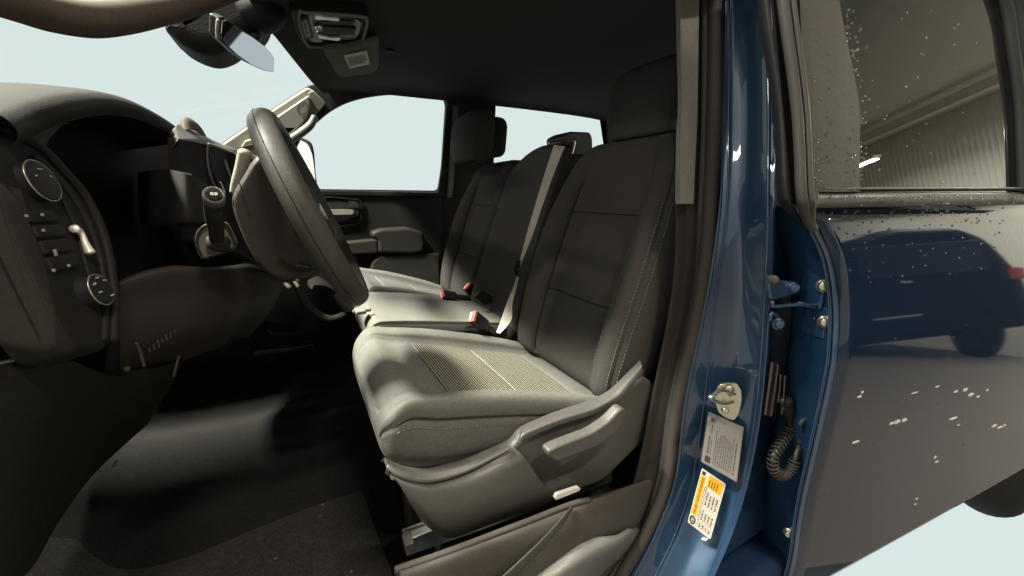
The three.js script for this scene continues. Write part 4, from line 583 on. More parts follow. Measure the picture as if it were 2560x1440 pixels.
{
  // door pillar: trim, rubber seal, painted jamb
  const rows = [-60, 0, 250, 500, 720, 1000, 1200, 1330, 1440, 1520];
  const trimIn = [[-0.665,1.2553,0.7377], [-0.67,1.2112,0.7407], [-0.7,1.0143,0.7369], [-0.73,0.8072,0.7245], [-0.735,0.6095,0.735], [-0.735,0.3321,0.7014], [-0.745,0.1294,0.6546], [-0.755,0.0105,0.5954], [-0.765,-0.0608,0.5029], [-0.77,-0.1054,0.4307]];
  const trimMid = [[-0.672,1.2593,0.7678], [-0.677,1.2144,0.7688], [-0.707,1.0157,0.7624], [-0.738,0.8072,0.7483], [-0.745,0.6086,0.761], [-0.745,0.3309,0.7237], [-0.755,0.1255,0.6819], [-0.765,0.0076,0.6193], [-0.775,-0.0633,0.5252], [-0.78,-0.1115,0.4578]];
  const bulbIn = [[-0.682,1.2608,0.7923], [-0.687,1.2158,0.7936], [-0.718,1.0163,0.7882], [-0.75,0.8071,0.771], [-0.757,0.6087,0.7816], [-0.757,0.3323,0.7404], [-0.767,0.1222,0.7115], [-0.777,0.0061,0.6438], [-0.787,-0.0609,0.5429], [-0.79,-0.1179,0.4855]];
  const bulb = [[-0.705,1.254,0.8045], [-0.71,1.2098,0.8061], [-0.742,1.0125,0.7958], [-0.773,0.8074,0.7788], [-0.78,0.6146,0.774], [-0.78,0.3447,0.7382], [-0.79,0.1373,0.7167], [-0.8,0.0243,0.6498], [-0.81,-0.0488,0.5641], [-0.815,-0.1048,0.5109]];
  const bulbOut = [[-0.715,1.2543,0.8237], [-0.72,1.2101,0.8255], [-0.75,1.0133,0.8176], [-0.782,0.8074,0.7984], [-0.79,0.6154,0.7848], [-0.79,0.3454,0.7537], [-0.8,0.1366,0.7364], [-0.81,0.0214,0.6734], [-0.82,-0.0579,0.5973], [-0.825,-0.1203,0.5522]];
  const flange = [[-0.725,1.251,0.8274], [-0.73,1.2071,0.8293], [-0.762,1.0109,0.8171], [-0.795,0.8075,0.8047], [-0.8,0.6156,0.8014], [-0.805,0.339,0.8035], [-0.815,0.1288,0.7823], [-0.825,0.0075,0.7276], [-0.835,-0.075,0.6529], [-0.84,-0.1411,0.6104]];
  const mid = [[-0.757,1.2373,0.826], [-0.762,1.1948,0.8281], [-0.792,1.0065,0.8295], [-0.826,0.8078,0.8155], [-0.832,0.6186,0.8347], [-0.838,0.3437,0.8464], [-0.848,0.1342,0.8289], [-0.858,0.0134,0.7756], [-0.868,-0.0716,0.7067], [-0.875,-0.1323,0.6604]];
  const ridge = [[-0.792,1.2206,0.8167], [-0.797,1.1797,0.8188], [-0.83,0.9984,0.8222], [-0.866,0.8084,0.8089], [-0.874,0.6271,0.8391], [-0.884,0.3627,0.8621], [-0.892,0.1604,0.8454], [-0.9,0.0396,0.8004], [-0.908,-0.045,0.7347], [-0.915,-0.1057,0.6927]];
  const edge = [[-0.812,1.2127,0.8189], [-0.817,1.1727,0.8211], [-0.85,0.995,0.8269], [-0.884,0.8086,0.8112], [-0.892,0.6316,0.8339], [-0.902,0.373,0.8584], [-0.91,0.1764,0.8395], [-0.917,0.0587,0.7937], [-0.924,-0.0263,0.7324], [-0.93,-0.0876,0.6925]];
  const cols = (...c) => rows.map((_, i) => c.map((k) => k[i]));
  const j = sub(T, 'door_pillar', 'blue painted door pillar with rubber seal and two stickers');
  part(j, 'inner_trim', shell(cols(trimIn.map((p) => [p[0] + 0.03, p[1], p[2] + 0.05]), trimIn, trimMid, bulbIn), 0.01, 40, 90, false), M.plasticDim);
  part(j, 'painted_jamb', shell(cols(bulbIn.map((p) => [p[0] + 0.03, p[1], p[2] + 0.07]), bulbOut.map((p) => [p[0] + 0.004, p[1], p[2] + 0.008]), bulbOut, flange, flange.map((p, i) => [p[0] * 0.75 + mid[i][0] * 0.25, p[1] * 0.75 + mid[i][1] * 0.25, (p[2] * 0.75 + mid[i][2] * 0.25) + 0.003]), mid, ridge, edge), 0.004, 80, 90, false), M.paint);
  part(j, 'flange_bead', tube(flange, 0.0022, { seg: 100, rad: 8 }), M.paint);
  part(j, 'flange_bead', tube(ridge.map((p, i) => [p[0] * 0.6 + edge[i][0] * 0.4 - 0.002, p[1], p[2] * 0.6 + edge[i][2] * 0.4 - 0.002]), 0.0035, { seg: 100, rad: 8 }), M.paint);
  // inner return into the rear doorway
  const ret = edge.map((p) => [p[0] + 0.02, p[1], p[2] + 0.05]), ret2 = edge.map((p) => [p[0] + 0.05, p[1], p[2] + 0.13]), ret3 = edge.map((p) => [p[0] + 0.045, p[1], p[2] + 0.42]);
  part(j, 'hinge_side', shell(cols(edge, ret, ret2, ret3), 0.006, 40, 60, false), M.paintDull);
  const s = sub(T, 'door_seal', 'brown-grey rubber seal around the driver doorway');
  part(s, 'bulb', tube(bulb, 0.0165, { seg: 140, rad: 20, flat: 0.85, up: [0.8, 0, -0.6] }), M.rubber);
  part(s, 'lip', tube(bulbIn.map((p, i) => [p[0] * 0.75 + bulb[i][0] * 0.25 - 0.003, p[1], p[2] * 0.75 + bulb[i][2] * 0.25 - 0.003]), 0.0075, { seg: 140, rad: 12 }), M.rubber);
  part(T, 'belt_height_trim', shell([[[-0.69,1.241,0.7213], [-0.692,1.2448,0.741], [-0.698,1.2482,0.7669]], [[-0.692,1.1997,0.7253], [-0.694,1.2031,0.7454], [-0.7,1.2064,0.7718]], [[-0.705,1.0882,0.7288], [-0.708,1.0903,0.7483], [-0.712,1.0929,0.7732]], [[-0.72,1.0093,0.7258], [-0.722,1.0107,0.7431], [-0.727,1.012,0.7644]], [[-0.733,0.9447,0.7143], [-0.735,0.9458,0.7342], [-0.74,0.9467,0.7556]], [[-0.744,0.8646,0.7104], [-0.746,0.865,0.728], [-0.75,0.8654,0.7498]], [[-0.752,0.8002,0.7103], [-0.753,0.8,0.727], [-0.757,0.7999,0.7478]]], 0.012, 16, 60), M.pillarGrey);
  // striker on the jamb
  const st = sub(T, 'door_striker');
  const pl = [[-0.838,0.3993,0.7932], [-0.844,0.4085,0.8072], [-0.868,0.4098,0.8145], [-0.873,0.3925,0.8254], [-0.873,0.3652,0.8336], [-0.866,0.3283,0.842], [-0.858,0.3072,0.8414], [-0.846,0.3103,0.8303], [-0.836,0.323,0.8123], [-0.832,0.3542,0.7983], [-0.833,0.3815,0.7942]];
  part(st, 'plate', panel(pl, 0.006, { bevel: 0.0015, r: 0.006, out: 0.006 }), M.zinc);
  part(st, 'loop', tube([[-0.868,0.3843,0.81], [-0.868,0.3976,0.7863], [-0.875,0.4153,0.7403], [-0.885,0.4182,0.7004], [-0.885,0.4167,0.6928], [-0.88,0.3974,0.7228], [-0.872,0.3748,0.7706], [-0.868,0.3658,0.8083]], 0.0042, { seg: 60 }), M.zinc);
  for (const p of [[-0.868,0.4038,0.7849], [-0.858,0.3402,0.8017]]) part(st, 'screw', disc([[0.0001, 0.004], [0.0045, 0.004], [0.006, 0.0025], [0.0078, 0.001], [0.0082, -0.002]], 24, p, [-0.60, 0.0, -0.80]), M.zinc);
}
{
  // stickers on the jamb, lettering running up the pillar
  function sticker(name, c, draw, w, h, label) {
    const cv = document.createElement('canvas'); cv.width = w; cv.height = h; draw(cv.getContext('2d'), w, h);
    const t = new THREE.CanvasTexture(cv); t.colorSpace = THREE.SRGBColorSpace;
    const [tl, tr, br, bl] = c.map(V), g = new THREE.BufferGeometry(), pos = [], uv = [], idx = [], N = 8;
    for (let j = 0; j <= N; j++) for (let i = 0; i <= N; i++) { const u = i / N, v = j / N; const q = tl.clone().lerp(tr, u).lerp(bl.clone().lerp(br, u), v); pos.push(q.x, q.y, q.z); uv.push(u, 1 - v); }
    for (let j = 0; j < N; j++) for (let i = 0; i < N; i++) { const a = j * (N + 1) + i; idx.push(a, a + N + 1, a + 1, a + 1, a + N + 1, a + N + 2); }
    g.setAttribute('position', new THREE.Float32BufferAttribute(pos, 3)); g.setAttribute('uv', new THREE.Float32BufferAttribute(uv, 2)); g.setIndex(idx); g.computeVertexNormals();
    const m = std([1, 1, 1], 0.45, { map: t }); part(T, name, g, m, label);
  }
  const rr = (x, a, b, w, h, r, f) => { x.fillStyle = f; x.beginPath(); x.moveTo(a + r, b); x.arcTo(a + w, b, a + w, b + h, r); x.arcTo(a + w, b + h, a, b + h, r); x.arcTo(a, b + h, a, b, r); x.arcTo(a, b, a + w, b, r); x.closePath(); x.fill(); };
  const lines = (x, a, b, len, n, step, th, col) => { x.fillStyle = col; for (let k = 0; k < n; k++) { let p = a; const end = a + len * (0.75 + 0.25 * rnd()); while (p < end) { const w = 5 + rnd() * 16; x.fillRect(p, b + k * step, Math.min(w, end - p), th); p += w + 3 + rnd() * 3; } } };
  // certification sticker
  sticker('label_sticker', [[-0.838,0.2033,0.7685], [-0.822,0.3198,0.7976], [-0.88,0.2943,0.8487], [-0.899,0.1702,0.8188]], (x, w, h) => {
    rr(x, 0, 0, w, h, 14, '#55524d'); rr(x, 8, 8, w - 16, h - 16, 10, '#67635d');
    rr(x, 26, 30, 62, 54, 10, '#2b2926'); rr(x, w - 84, 34, 40, 40, 3, '#3a3733');
    lines(x, 110, 40, 220, 1, 20, 15, '#26241f'); lines(x, w - 190, 52, 90, 1, 18, 12, '#26241f'); lines(x, 110, 66, 160, 1, 16, 8, '#2c2926');
    lines(x, 40, 104, w - 160, 9, 20, 9, '#2c2926'); lines(x, 40, h - 50, w * 0.6, 1, 18, 13, '#26241f');
    x.globalAlpha = 0.35; x.fillStyle = '#3a3733'; x.beginPath(); x.moveTo(w, 0); x.lineTo(w, h * 0.7); x.lineTo(w - 60, h * 0.5); x.lineTo(w - 40, 0); x.fill(); x.globalAlpha = 1;
  }, 512, 340, 'grey certification sticker with fine print on the door pillar');
  // tyre information sticker
  sticker('label_sticker', [[-0.86,0.076,0.713], [-0.84,0.185,0.7736], [-0.876,0.1482,0.8189], [-0.895,0.0371,0.7538]], (x, w, h) => {
    rr(x, 0, 0, w, h, 12, '#a8a499');
    x.fillStyle = '#b8850c'; x.fillRect(92, 10, w - 150, 54);
    x.fillStyle = '#1c1710'; x.font = 'bold 31px sans-serif'; x.textBaseline = 'middle'; x.textAlign = 'left'; x.fillText('TIRE AND LOADING INFORMATION', 104, 38, w - 176);
    x.fillStyle = '#24211d'; x.fillRect(w - 50, 14, 34, 34);
    x.fillStyle = '#1d1b19'; x.beginPath(); x.ellipse(46, 40, 38, 32, 0, 0, 7); x.fill(); x.strokeStyle = '#a8a499'; x.lineWidth = 5; x.beginPath(); x.arc(38, 40, 13, 0, 7); x.stroke(); x.beginPath(); x.arc(56, 40, 11, 0, 7); x.stroke();
    lines(x, 100, 70, w - 160, 1, 20, 7, '#35312c'); lines(x, 40, 84, w - 150, 1, 20, 8, '#4a332c');
    x.strokeStyle = '#5c2b22'; x.lineWidth = 2.5; x.strokeRect(18, 100, w - 36, h - 116); x.beginPath(); for (const k of [1, 2, 3]) { x.moveTo(18, 100 + (h - 116) * k / 4); x.lineTo(w - 130, 100 + (h - 116) * k / 4); } for (const p of [78, 215]) { x.moveTo(p, 100); x.lineTo(p, h - 16); } x.stroke();
    for (let k = 0; k < 4; k++) { const yy = 108 + (h - 116) * k / 4; lines(x, 28, yy, 40, 1, 10, 15, '#221f1b'); lines(x, 92, yy, 100, 1, 10, 15, '#2a2622'); lines(x, 230, yy, 130, 1, 10, 15, '#221f1b'); }
    rr(x, w - 126, 86, 104, h - 108, 6, '#b8850c'); lines(x, w - 116, 98, 84, 4, 26, 12, '#352505');
  }, 512, 250, 'white and yellow tyre and loading sticker low on the door pillar');
}
/* ---------------- rear door, a little ajar */
const PH = 10 * Math.PI / 180, SN = Math.sin(PH), CS = Math.cos(PH);
const DP = (s, y, o = 0) => [-0.95 - s * SN - o * CS, y, 0.83 + s * CS - o * SN];
const GP = (s, y, o = 0) => { const k = 0.1675 * (y - 0.82); return [-0.95 + k - s * SN - o * CS, y, 0.83 + s * CS - o * SN]; };
{
  const d = sub(T, 'door', 'blue rear door standing slightly ajar, beaded with water');
  function frontEdge(y) { const K = [[0.187, -0.30], [0.187, -0.134], [0.144, 0.093], [0.13, 0.245], [0.121, 0.398], [0.114, 0.491], [0.113, 0.573], [0.103, 0.638], [0.081, 0.702], [0.039, 0.764], [0.02, 0.787], [0.02, 0.86]]; for (let i = 0; i + 1 < K.length; i++) if (y <= K[i + 1][1]) { const f = Math.max(0, (y - K[i][1]) / (K[i + 1][1] - K[i][1])); const a = K[Math.max(0, i - 1)][0], b = K[i][0], c = K[i + 1][0], e = K[Math.min(K.length - 1, i + 2)][0]; return cr(a, b, c, e, f); } return 0; }
  // bulge of the outer skin: convex, a feature crease, a slight shoulder under the window
  const bul = (s, y) => { const q = y - (0.515 - 0.175 * s), w = 0.012, k = Math.abs(q) < w ? (q * q / (4 * w) + q / 2 + w / 4) : Math.max(0, q), m = Math.abs(q) < w ? k - q : Math.max(0, -q); let b = 0.03 - 0.13 * k - 0.08 * k * k - 0.02 * m - 0.05 * m * m; if (y > 0.765) b -= 0.006 * Math.pow((y - 0.765) / 0.03, 2); return b; };
  const NU = 80, NV = 110, Q = new Loft([[[0, 0, 0]]], false, true);
  const yy = (s, v) => { const bot = -0.25 + 0.15 * Math.min(1.3, Math.max(0, s - 0.15)); return 0.80 - (0.80 - bot) * v; };
  const skin = Q.grid(NU, NV, (u, v) => { const s0 = frontEdge(yy(0.15, v)); const s = s0 + (1.28 - s0) * u, y = yy(s, v); const e = (s - s0) / 0.012, round = e < 1 ? -0.008 * (1 - Math.sqrt(1 - (1 - e) * (1 - e))) : 0; const el = v > 0.985 ? -0.02 * (v - 0.985) / 0.015 : 0; return V(DP(s, y, bul(s, y) + round + el)); });
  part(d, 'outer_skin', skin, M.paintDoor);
  // folded front flange and inner shell
  const fl = (ds, o) => { const r = []; for (let k = 0; k <= 40; k++) { const y = 0.795 - 1.05 * k / 40; r.push(DP(frontEdge(y) + ds, y, o + bul(0.17, y))); } return r; };
  const colsD = (...c) => c[0].map((_, i) => c.map((k) => k[i]));
  part(d, 'front_flange', new Loft(colsD(fl(0.002, -0.008), fl(-0.004, -0.011), fl(-0.006, -0.015), fl(0.002, -0.018), fl(0.002, -0.021), fl(-0.003, -0.024), fl(-0.002, -0.028), fl(0.014, -0.032), fl(0.02, -0.07), fl(0.026, -0.12), fl(0.06, -0.15)), false, false).geo(60, 120), M.paint);
  part(d, 'flange_bead', [tube(fl(-0.004, -0.0205), 0.0018, { seg: 120, rad: 8 })], M.paint);
  part(d, 'inner_shell', panel([DP(0.03, 0.80, -0.15), DP(0.19, 0.60, -0.15), DP(0.24, 0.2, -0.15), DP(0.25, -0.22, -0.15), DP(1.25, -0.10, -0.15), DP(1.25, 0.80, -0.15)], 0.01, { bevel: 0.002 }), M.dark);
  // glass, applique, seals
  const gl = [GP(0.05, 0.80), GP(0.05, 1.27), GP(0.46, 1.30), GP(0.56, 1.22), GP(0.66, 1.03), GP(0.70, 0.80)];
  part(d, 'window_glass', panel([GP(0.0, 0.80), GP(-0.06, 1.30), GP(0.5, 1.32), GP(0.60, 1.22), GP(0.69, 1.03), GP(0.72, 0.80)], 0.005, { bevel: 0.0005, r: 0.01 }), M.tint);
  part(d, 'window_backing', panel([GP(0.0, 0.80, -0.05), GP(-0.06, 1.30, -0.05), GP(0.5, 1.32, -0.05), GP(0.60, 1.22, -0.05), GP(0.69, 1.03, -0.05), GP(0.72, 0.80, -0.05)], 0.004, { bevel: 0.0005, r: 0.01 }), M.black);
  part(d, 'pillar_applique', shell([[GP(-0.052, 1.32, 0.008), GP(0.0, 1.32, 0.011), GP(0.005, 1.32, 0.011)], [GP(-0.058, 1.14, 0.008), GP(0.0, 1.15, 0.011), GP(0.036, 1.153, 0.009)], [GP(-0.047, 0.98, 0.008), GP(0.03, 0.985, 0.011), GP(0.09, 0.989, 0.009)], [GP(-0.040, 0.90, 0.008), GP(0.035, 0.90, 0.011), GP(0.095, 0.90, 0.009)], [GP(-0.036, 0.824, 0.008), GP(0.04, 0.824, 0.011), GP(0.097, 0.824, 0.009)]], 0.008, 30, 40, false), M.applique);
  const edgeS = (a, o) => [GP(-0.135 + a, 1.32, o), GP(-0.106 + a, 1.13, o), GP(-0.078 + a, 0.98, o), GP(-0.070 + a, 0.90, o), GP(-0.066 + a, 0.825, o), DP(-0.052 + a * 0.9, 0.80, o), DP(-0.014 + a * 0.5, 0.772, o * 0.6 - 0.01), DP(0.012 + a * 0.3, 0.757, o * 0.3 - 0.012)];
  part(d, 'frame_seal', [tube(edgeS(0.014, 0.004), 0.0085, { seg: 120, rad: 14 }), tube(edgeS(0.028, 0.009), 0.0058, { seg: 120, rad: 12 })], M.rubberWet);
  part(d, 'frame_edge', shell([edgeS(-0.012, -0.004), edgeS(-0.012, -0.012), edgeS(0, -0.03)].reduce((a, r) => (a.push(r), a), []), 0.004, 40, 10), M.black);
  part(d, 'belt_moulding', [(() => { const A = [], n = 10; for (let i = 0; i <= n; i++) { const s = -0.028 + i / n * 0.80; A.push([DP(s, 0.824, -0.006), DP(s, 0.823, 0.003), DP(s, 0.818, 0.006), DP(s, 0.806, 0.008), DP(s, 0.799, 0.007), DP(s, 0.795, 0.001), DP(s, 0.794, -0.02)]); } return new Loft(A, false, false).geo(30, 30); })(), panel([DP(-0.028, 0.826, 0.008), DP(-0.012, 0.826, 0.008), DP(-0.010, 0.80, 0.010), DP(-0.020, 0.792, 0.010), DP(-0.03, 0.812, 0.008)], 0.02, { bevel: 0.004, r: 0.004 })], M.moulding = std([0.036, 0.032, 0.027], 0.5, { clearcoat: 0.25, clearcoatRoughness: 0.2 }));
  part(d, 'glass_channel', tube([GP(0.0, 0.829, 0.008), GP(0.35, 0.831, 0.008), GP(0.73, 0.833, 0.008)], 0.003, { seg: 20 }), M.moulding);
  const rf = [GP(0.46, 1.36, 0.004), GP(0.575, 1.23, 0.004), GP(0.615, 1.14, 0.004), GP(0.655, 1.03, 0.004), GP(0.675, 0.93, 0.004), GP(0.690, 0.832, 0.004)];
  part(d, 'frame_upright', [tube(rf, 0.012, { seg: 60 }), tube(rf.map((p) => [p[0] - 0.004 - 0.02 * SN, p[1] + 0.004, p[2] + 0.022]), 0.012, { seg: 60 })], M.black);
  part(d, 'bright_frame', tube(rf.map((p) => [p[0] - 0.012 - 0.05 * SN, p[1] + 0.004, p[2] + 0.052]), 0.022, { seg: 60, rad: 16, flat: 1 }), M.moulding);
  // hinges, check strap, fixings
  const bolt = (p, r = 0.011, parent = d, m = M.zinc, dir = [-0.5, 0.05, -0.86]) => part(parent, 'hinge_bolt', disc([[0.0001, 0.010], [r * 0.55, 0.010], [r * 0.68, 0.008], [r * 0.7, 0.004], [r, 0.003], [r * 1.08, 0], [r * 1.08, -0.003]], 24, p, dir), m);
  const pl = [-0.962,0.6391,0.8979];
  for (const y of [0.632, 0.555, -0.03]) bolt(DP(frontEdge(y) + 0.012, y, bul(0.17, y) - 0.043), 0.0125);
  part(d, 'hinge_leaf', [rbox(0.05, 0.10, 0.01, 0.004, DP(frontEdge(0.63) + 0.018, 0.63, bul(0.17, 0.63) - 0.065), [0, -PH, 0]), rbox(0.05, 0.07, 0.01, 0.004, DP(frontEdge(0.55) + 0.018, 0.55, bul(0.17, 0.55) - 0.065), [0, -PH, 0])], M.paint);
  const ck = sub(T, 'check_strap');
  const cs = (px, py, f) => 0;
  part(ck, 'arm', [tube([[-0.905,0.6061,0.8254], [-0.905,0.5954,0.8345], [-0.91,0.5929,0.8727], [-0.92,0.5922,0.9079], [-0.93,0.5876,0.9457], [-0.94,0.5927,0.9846]], 0.004, { seg: 50 }), tube([[-0.915,0.5934,0.915], [-0.925,0.5819,0.9507], [-0.93,0.5665,1.0018]], 0.0075, { flat: 0.6 }), tube([[-0.93,0.5603,0.9933], [-0.93,0.5612,0.9645], [-0.93,0.5571,0.9555]], 0.004)], M.paint);
  part(ck, 'bracket', [panel([[-0.902,0.6631,0.8084], [-0.902,0.649,0.848], [-0.902,0.6373,0.9147], [-0.902,0.6087,0.9312], [-0.902,0.6071,0.8309], [-0.902,0.6276,0.816]], 0.012, { bevel: 0.003, r: 0.008 })], M.paint);
  bolt([-0.905,0.6266,0.899], 0.012, ck, M.paint, [-0.8, 0.1, -0.6]); bolt([-0.905,0.6529,0.8172], 0.009, ck, M.applique, [-0.8, 0.1, -0.6]); bolt([-0.905,0.5521,0.8645], 0.012, ck, M.paint, [-0.8, 0.1, -0.6]);
  part(ck, 'lower_bracket', [tube([[-0.9,0.5638,0.8385], [-0.9,0.5789,0.8431], [-0.9,0.5629,0.871], [-0.9,0.5436,0.8946]], 0.004), panel([[-0.93,-0.132,1.046], [-0.93,-0.1486,1.1138], [-0.93,-0.2057,1.1398], [-0.93,-0.1747,1.0656]], 0.015, { bevel: 0.003, r: 0.004 })], M.paint);
  const hb = sub(T, 'harness_boot', 'black corrugated wiring boot between pillar and rear door');
  const path = [[-0.905,0.3519,0.9382], [-0.91,0.3009,0.9762], [-0.915,0.2624,0.9858], [-0.92,0.2459,0.9467], [-0.925,0.2303,0.9087], [-0.93,0.2047,0.8999], [-0.935,0.1769,0.9208], [-0.94,0.1718,0.9422], [-0.945,0.189,0.9584], [-0.945,0.2165,0.9671], [-0.94,0.2358,0.9896], [-0.935,0.2534,1.0321]];
  part(hb, 'core', tube(path, 0.0085, { seg: 100, rad: 14 }), M.black);
  for (let k = 0; k < 26; k++) { const t = 0.16 + 0.62 * k / 25, a = V(along(path, t, false)), b = V(along(path, t + 0.01, false)); part(hb, 'corrugation', aim(new THREE.TorusGeometry(0.0105, 0.0024, 8, 28), [a.x, a.y, a.z], [b.x - a.x, b.y - a.y, b.z - a.z]), M.rubber); }
  part(hb, 'plug', [tube([[-0.91,0.3503,0.953], [-0.91,0.3069,0.9743]], 0.013), tube([[-0.94,0.2408,0.9878], [-0.938,0.2742,1.0215]], 0.012)], M.dark);
  part(hb, 'bracket', [panel([[-0.9,0.4588,0.882], [-0.9,0.4497,0.9092], [-0.9,0.3119,0.9225], [-0.9,0.3221,0.8894]], 0.006, { bevel: 0.001, r: 0.002 }), ...[[1928, 912, 1914, 1036], [1942, 918, 1930, 1040], [1950, 935, 1942, 1000], [1962, 938, 1954, 1030]].map((q) => 0)].filter((x) => x), M.dark);
  part(hb, 'rib', [tube([[-0.903,0.4592,0.8729], [-0.906,0.401,0.8716], [-0.909,0.3372,0.8699]], 0.0022), tube([[-0.903,0.4475,0.8991], [-0.906,0.394,0.898], [-0.909,0.325,0.8963]], 0.0022), tube([[-0.903,0.419,0.9195], [-0.905,0.3765,0.9237], [-0.906,0.3517,0.9226]], 0.002), tube([[-0.905,0.4139,0.9358], [-0.907,0.3676,0.9414], [-0.909,0.3152,0.9452]], 0.0022)], M.clipBrown = std([0.060, 0.042, 0.034], 0.6));
  part(d, 'grommet', [tube([[-0.942,0.2999,0.9627], [-0.943,0.3093,0.9679], [-0.944,0.3075,0.9956], [-0.944,0.2872,1.0259], [-0.944,0.2758,1.0341]], 0.0045)], M.applique);
  // beads of water
  const drops = [], sph = new THREE.SphereGeometry(1, 8, 6);
  const drop = (p, r, sx = 1) => { const g = sph.clone(); g.scale(r * 0.9, r * sx, r); g.translate(...p); drops.push(g); };
  for (let k = 0; k < 140; k++) { const s = Math.pow(rnd(), 1.5) * 0.75, y = 0.785 - Math.pow(rnd(), 2.4) * 0.14; if (s < frontEdge(y) + 0.015) continue; drop(DP(s, y, bul(s, y) + 0.0003), 0.0008 + rnd() * 0.0016, 1 + rnd()); }
  for (let k = 0; k < 150; k++) { const s = -0.02 + rnd() * 0.76, y = 0.798 + rnd() * 0.02; drop(DP(s, y, 0.0085), 0.0008 + rnd() * 0.0016); }
  for (let k = 0; k < 110; k++) { const s = 0.10 + Math.pow(rnd(), 2) * 0.04, y = 0.84 + rnd() * 0.30; drop(GP(s - (y - 0.82) * 0.1, y, 0.001), 0.0006 + rnd() * 0.0011, 1.5); }
  for (let k = 0; k < 40; k++) drop(GP(0.12 + rnd() * 0.4, 0.84 + rnd() * 0.34, 0.0008), 0.0006 + rnd() * 0.0008, 1.6);
  for (let k = 0; k < 120; k++) { const y = 0.826 + Math.pow(rnd(), 2.2) * 0.3; drop(GP(-0.03 + rnd() * 0.12, y, 0.0105), 0.0008 + rnd() * 0.0012); }
  for (let k = 0; k < 50; k++) { const s = 0.17 + rnd() * 0.6, y = 0.70 - rnd() * 0.75; drop(DP(s, y, bul(s, y) + 0.0003), 0.0007 + rnd() * 0.001, 1.3); }
  stuff(part(d, 'water_beads', drops, M.water));
  const fleck = [];
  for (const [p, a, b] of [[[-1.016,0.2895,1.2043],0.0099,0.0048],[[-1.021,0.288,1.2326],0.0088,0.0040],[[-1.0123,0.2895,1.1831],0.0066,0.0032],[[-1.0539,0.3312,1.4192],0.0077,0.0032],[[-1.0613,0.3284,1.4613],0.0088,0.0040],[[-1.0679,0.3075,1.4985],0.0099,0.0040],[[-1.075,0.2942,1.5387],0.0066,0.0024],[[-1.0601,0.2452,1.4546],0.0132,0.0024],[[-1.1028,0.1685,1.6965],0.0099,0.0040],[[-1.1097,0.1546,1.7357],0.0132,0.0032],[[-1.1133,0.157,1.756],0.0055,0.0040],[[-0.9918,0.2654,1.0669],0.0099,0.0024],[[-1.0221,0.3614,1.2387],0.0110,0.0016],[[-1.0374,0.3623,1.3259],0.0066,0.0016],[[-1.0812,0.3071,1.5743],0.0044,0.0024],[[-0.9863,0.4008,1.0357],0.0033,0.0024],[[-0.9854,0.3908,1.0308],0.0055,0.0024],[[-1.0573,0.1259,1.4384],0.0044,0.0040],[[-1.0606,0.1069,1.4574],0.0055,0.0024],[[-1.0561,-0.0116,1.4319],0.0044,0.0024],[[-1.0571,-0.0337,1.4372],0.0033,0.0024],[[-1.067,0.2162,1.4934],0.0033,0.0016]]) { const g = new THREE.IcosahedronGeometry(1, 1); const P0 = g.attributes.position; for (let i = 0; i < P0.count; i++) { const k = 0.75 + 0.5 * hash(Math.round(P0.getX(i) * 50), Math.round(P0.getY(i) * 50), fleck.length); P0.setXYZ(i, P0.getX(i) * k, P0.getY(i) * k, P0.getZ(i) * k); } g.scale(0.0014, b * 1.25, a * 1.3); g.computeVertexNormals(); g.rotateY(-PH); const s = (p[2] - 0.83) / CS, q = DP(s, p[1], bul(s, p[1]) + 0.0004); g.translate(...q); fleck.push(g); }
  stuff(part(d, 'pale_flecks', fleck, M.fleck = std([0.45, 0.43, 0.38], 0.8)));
  const jd = []; for (let k = 0; k < 40; k++) { const f = rnd(), p = V([-0.887, 0.95 - f * 0.9, 0.778]); const g = sph.clone(); g.scale(0.0014, 0.002, 0.0014); g.translate(p.x, p.y, p.z); jd.push(g); }
  // wheel of the rear axle, beyond the door
  const wl2 = sub(T, 'wheel');
  part(wl2, 'tyre', aim(new THREE.TorusGeometry(0.285, 0.115, 28, 80), [-1.075, -0.22, 2.72], [1, 0, 0]), M.tyre);
  part(wl2, 'rim', disc([[0.0001, -0.02], [0.06, -0.02], [0.12, -0.05], [0.19, -0.03], [0.21, 0.02]], 60, [-1.145, -0.22, 2.72], [-1, 0, 0]), M.steel);
  part(T, 'rear_fender', shell([[[-0.98, 0.8, 1.95], [-1.0, 0.8, 2.5], [-0.99, 0.8, 3.6]], [[-1.0, 0.35, 1.98], [-1.01, 0.42, 2.5], [-1.0, 0.35, 3.6]], [[-1.0, 0.05, 2.12], [-1.01, 0.33, 2.72], [-1.0, 0.1, 3.4]]], 0.02, 20, 20), M.paint);
}

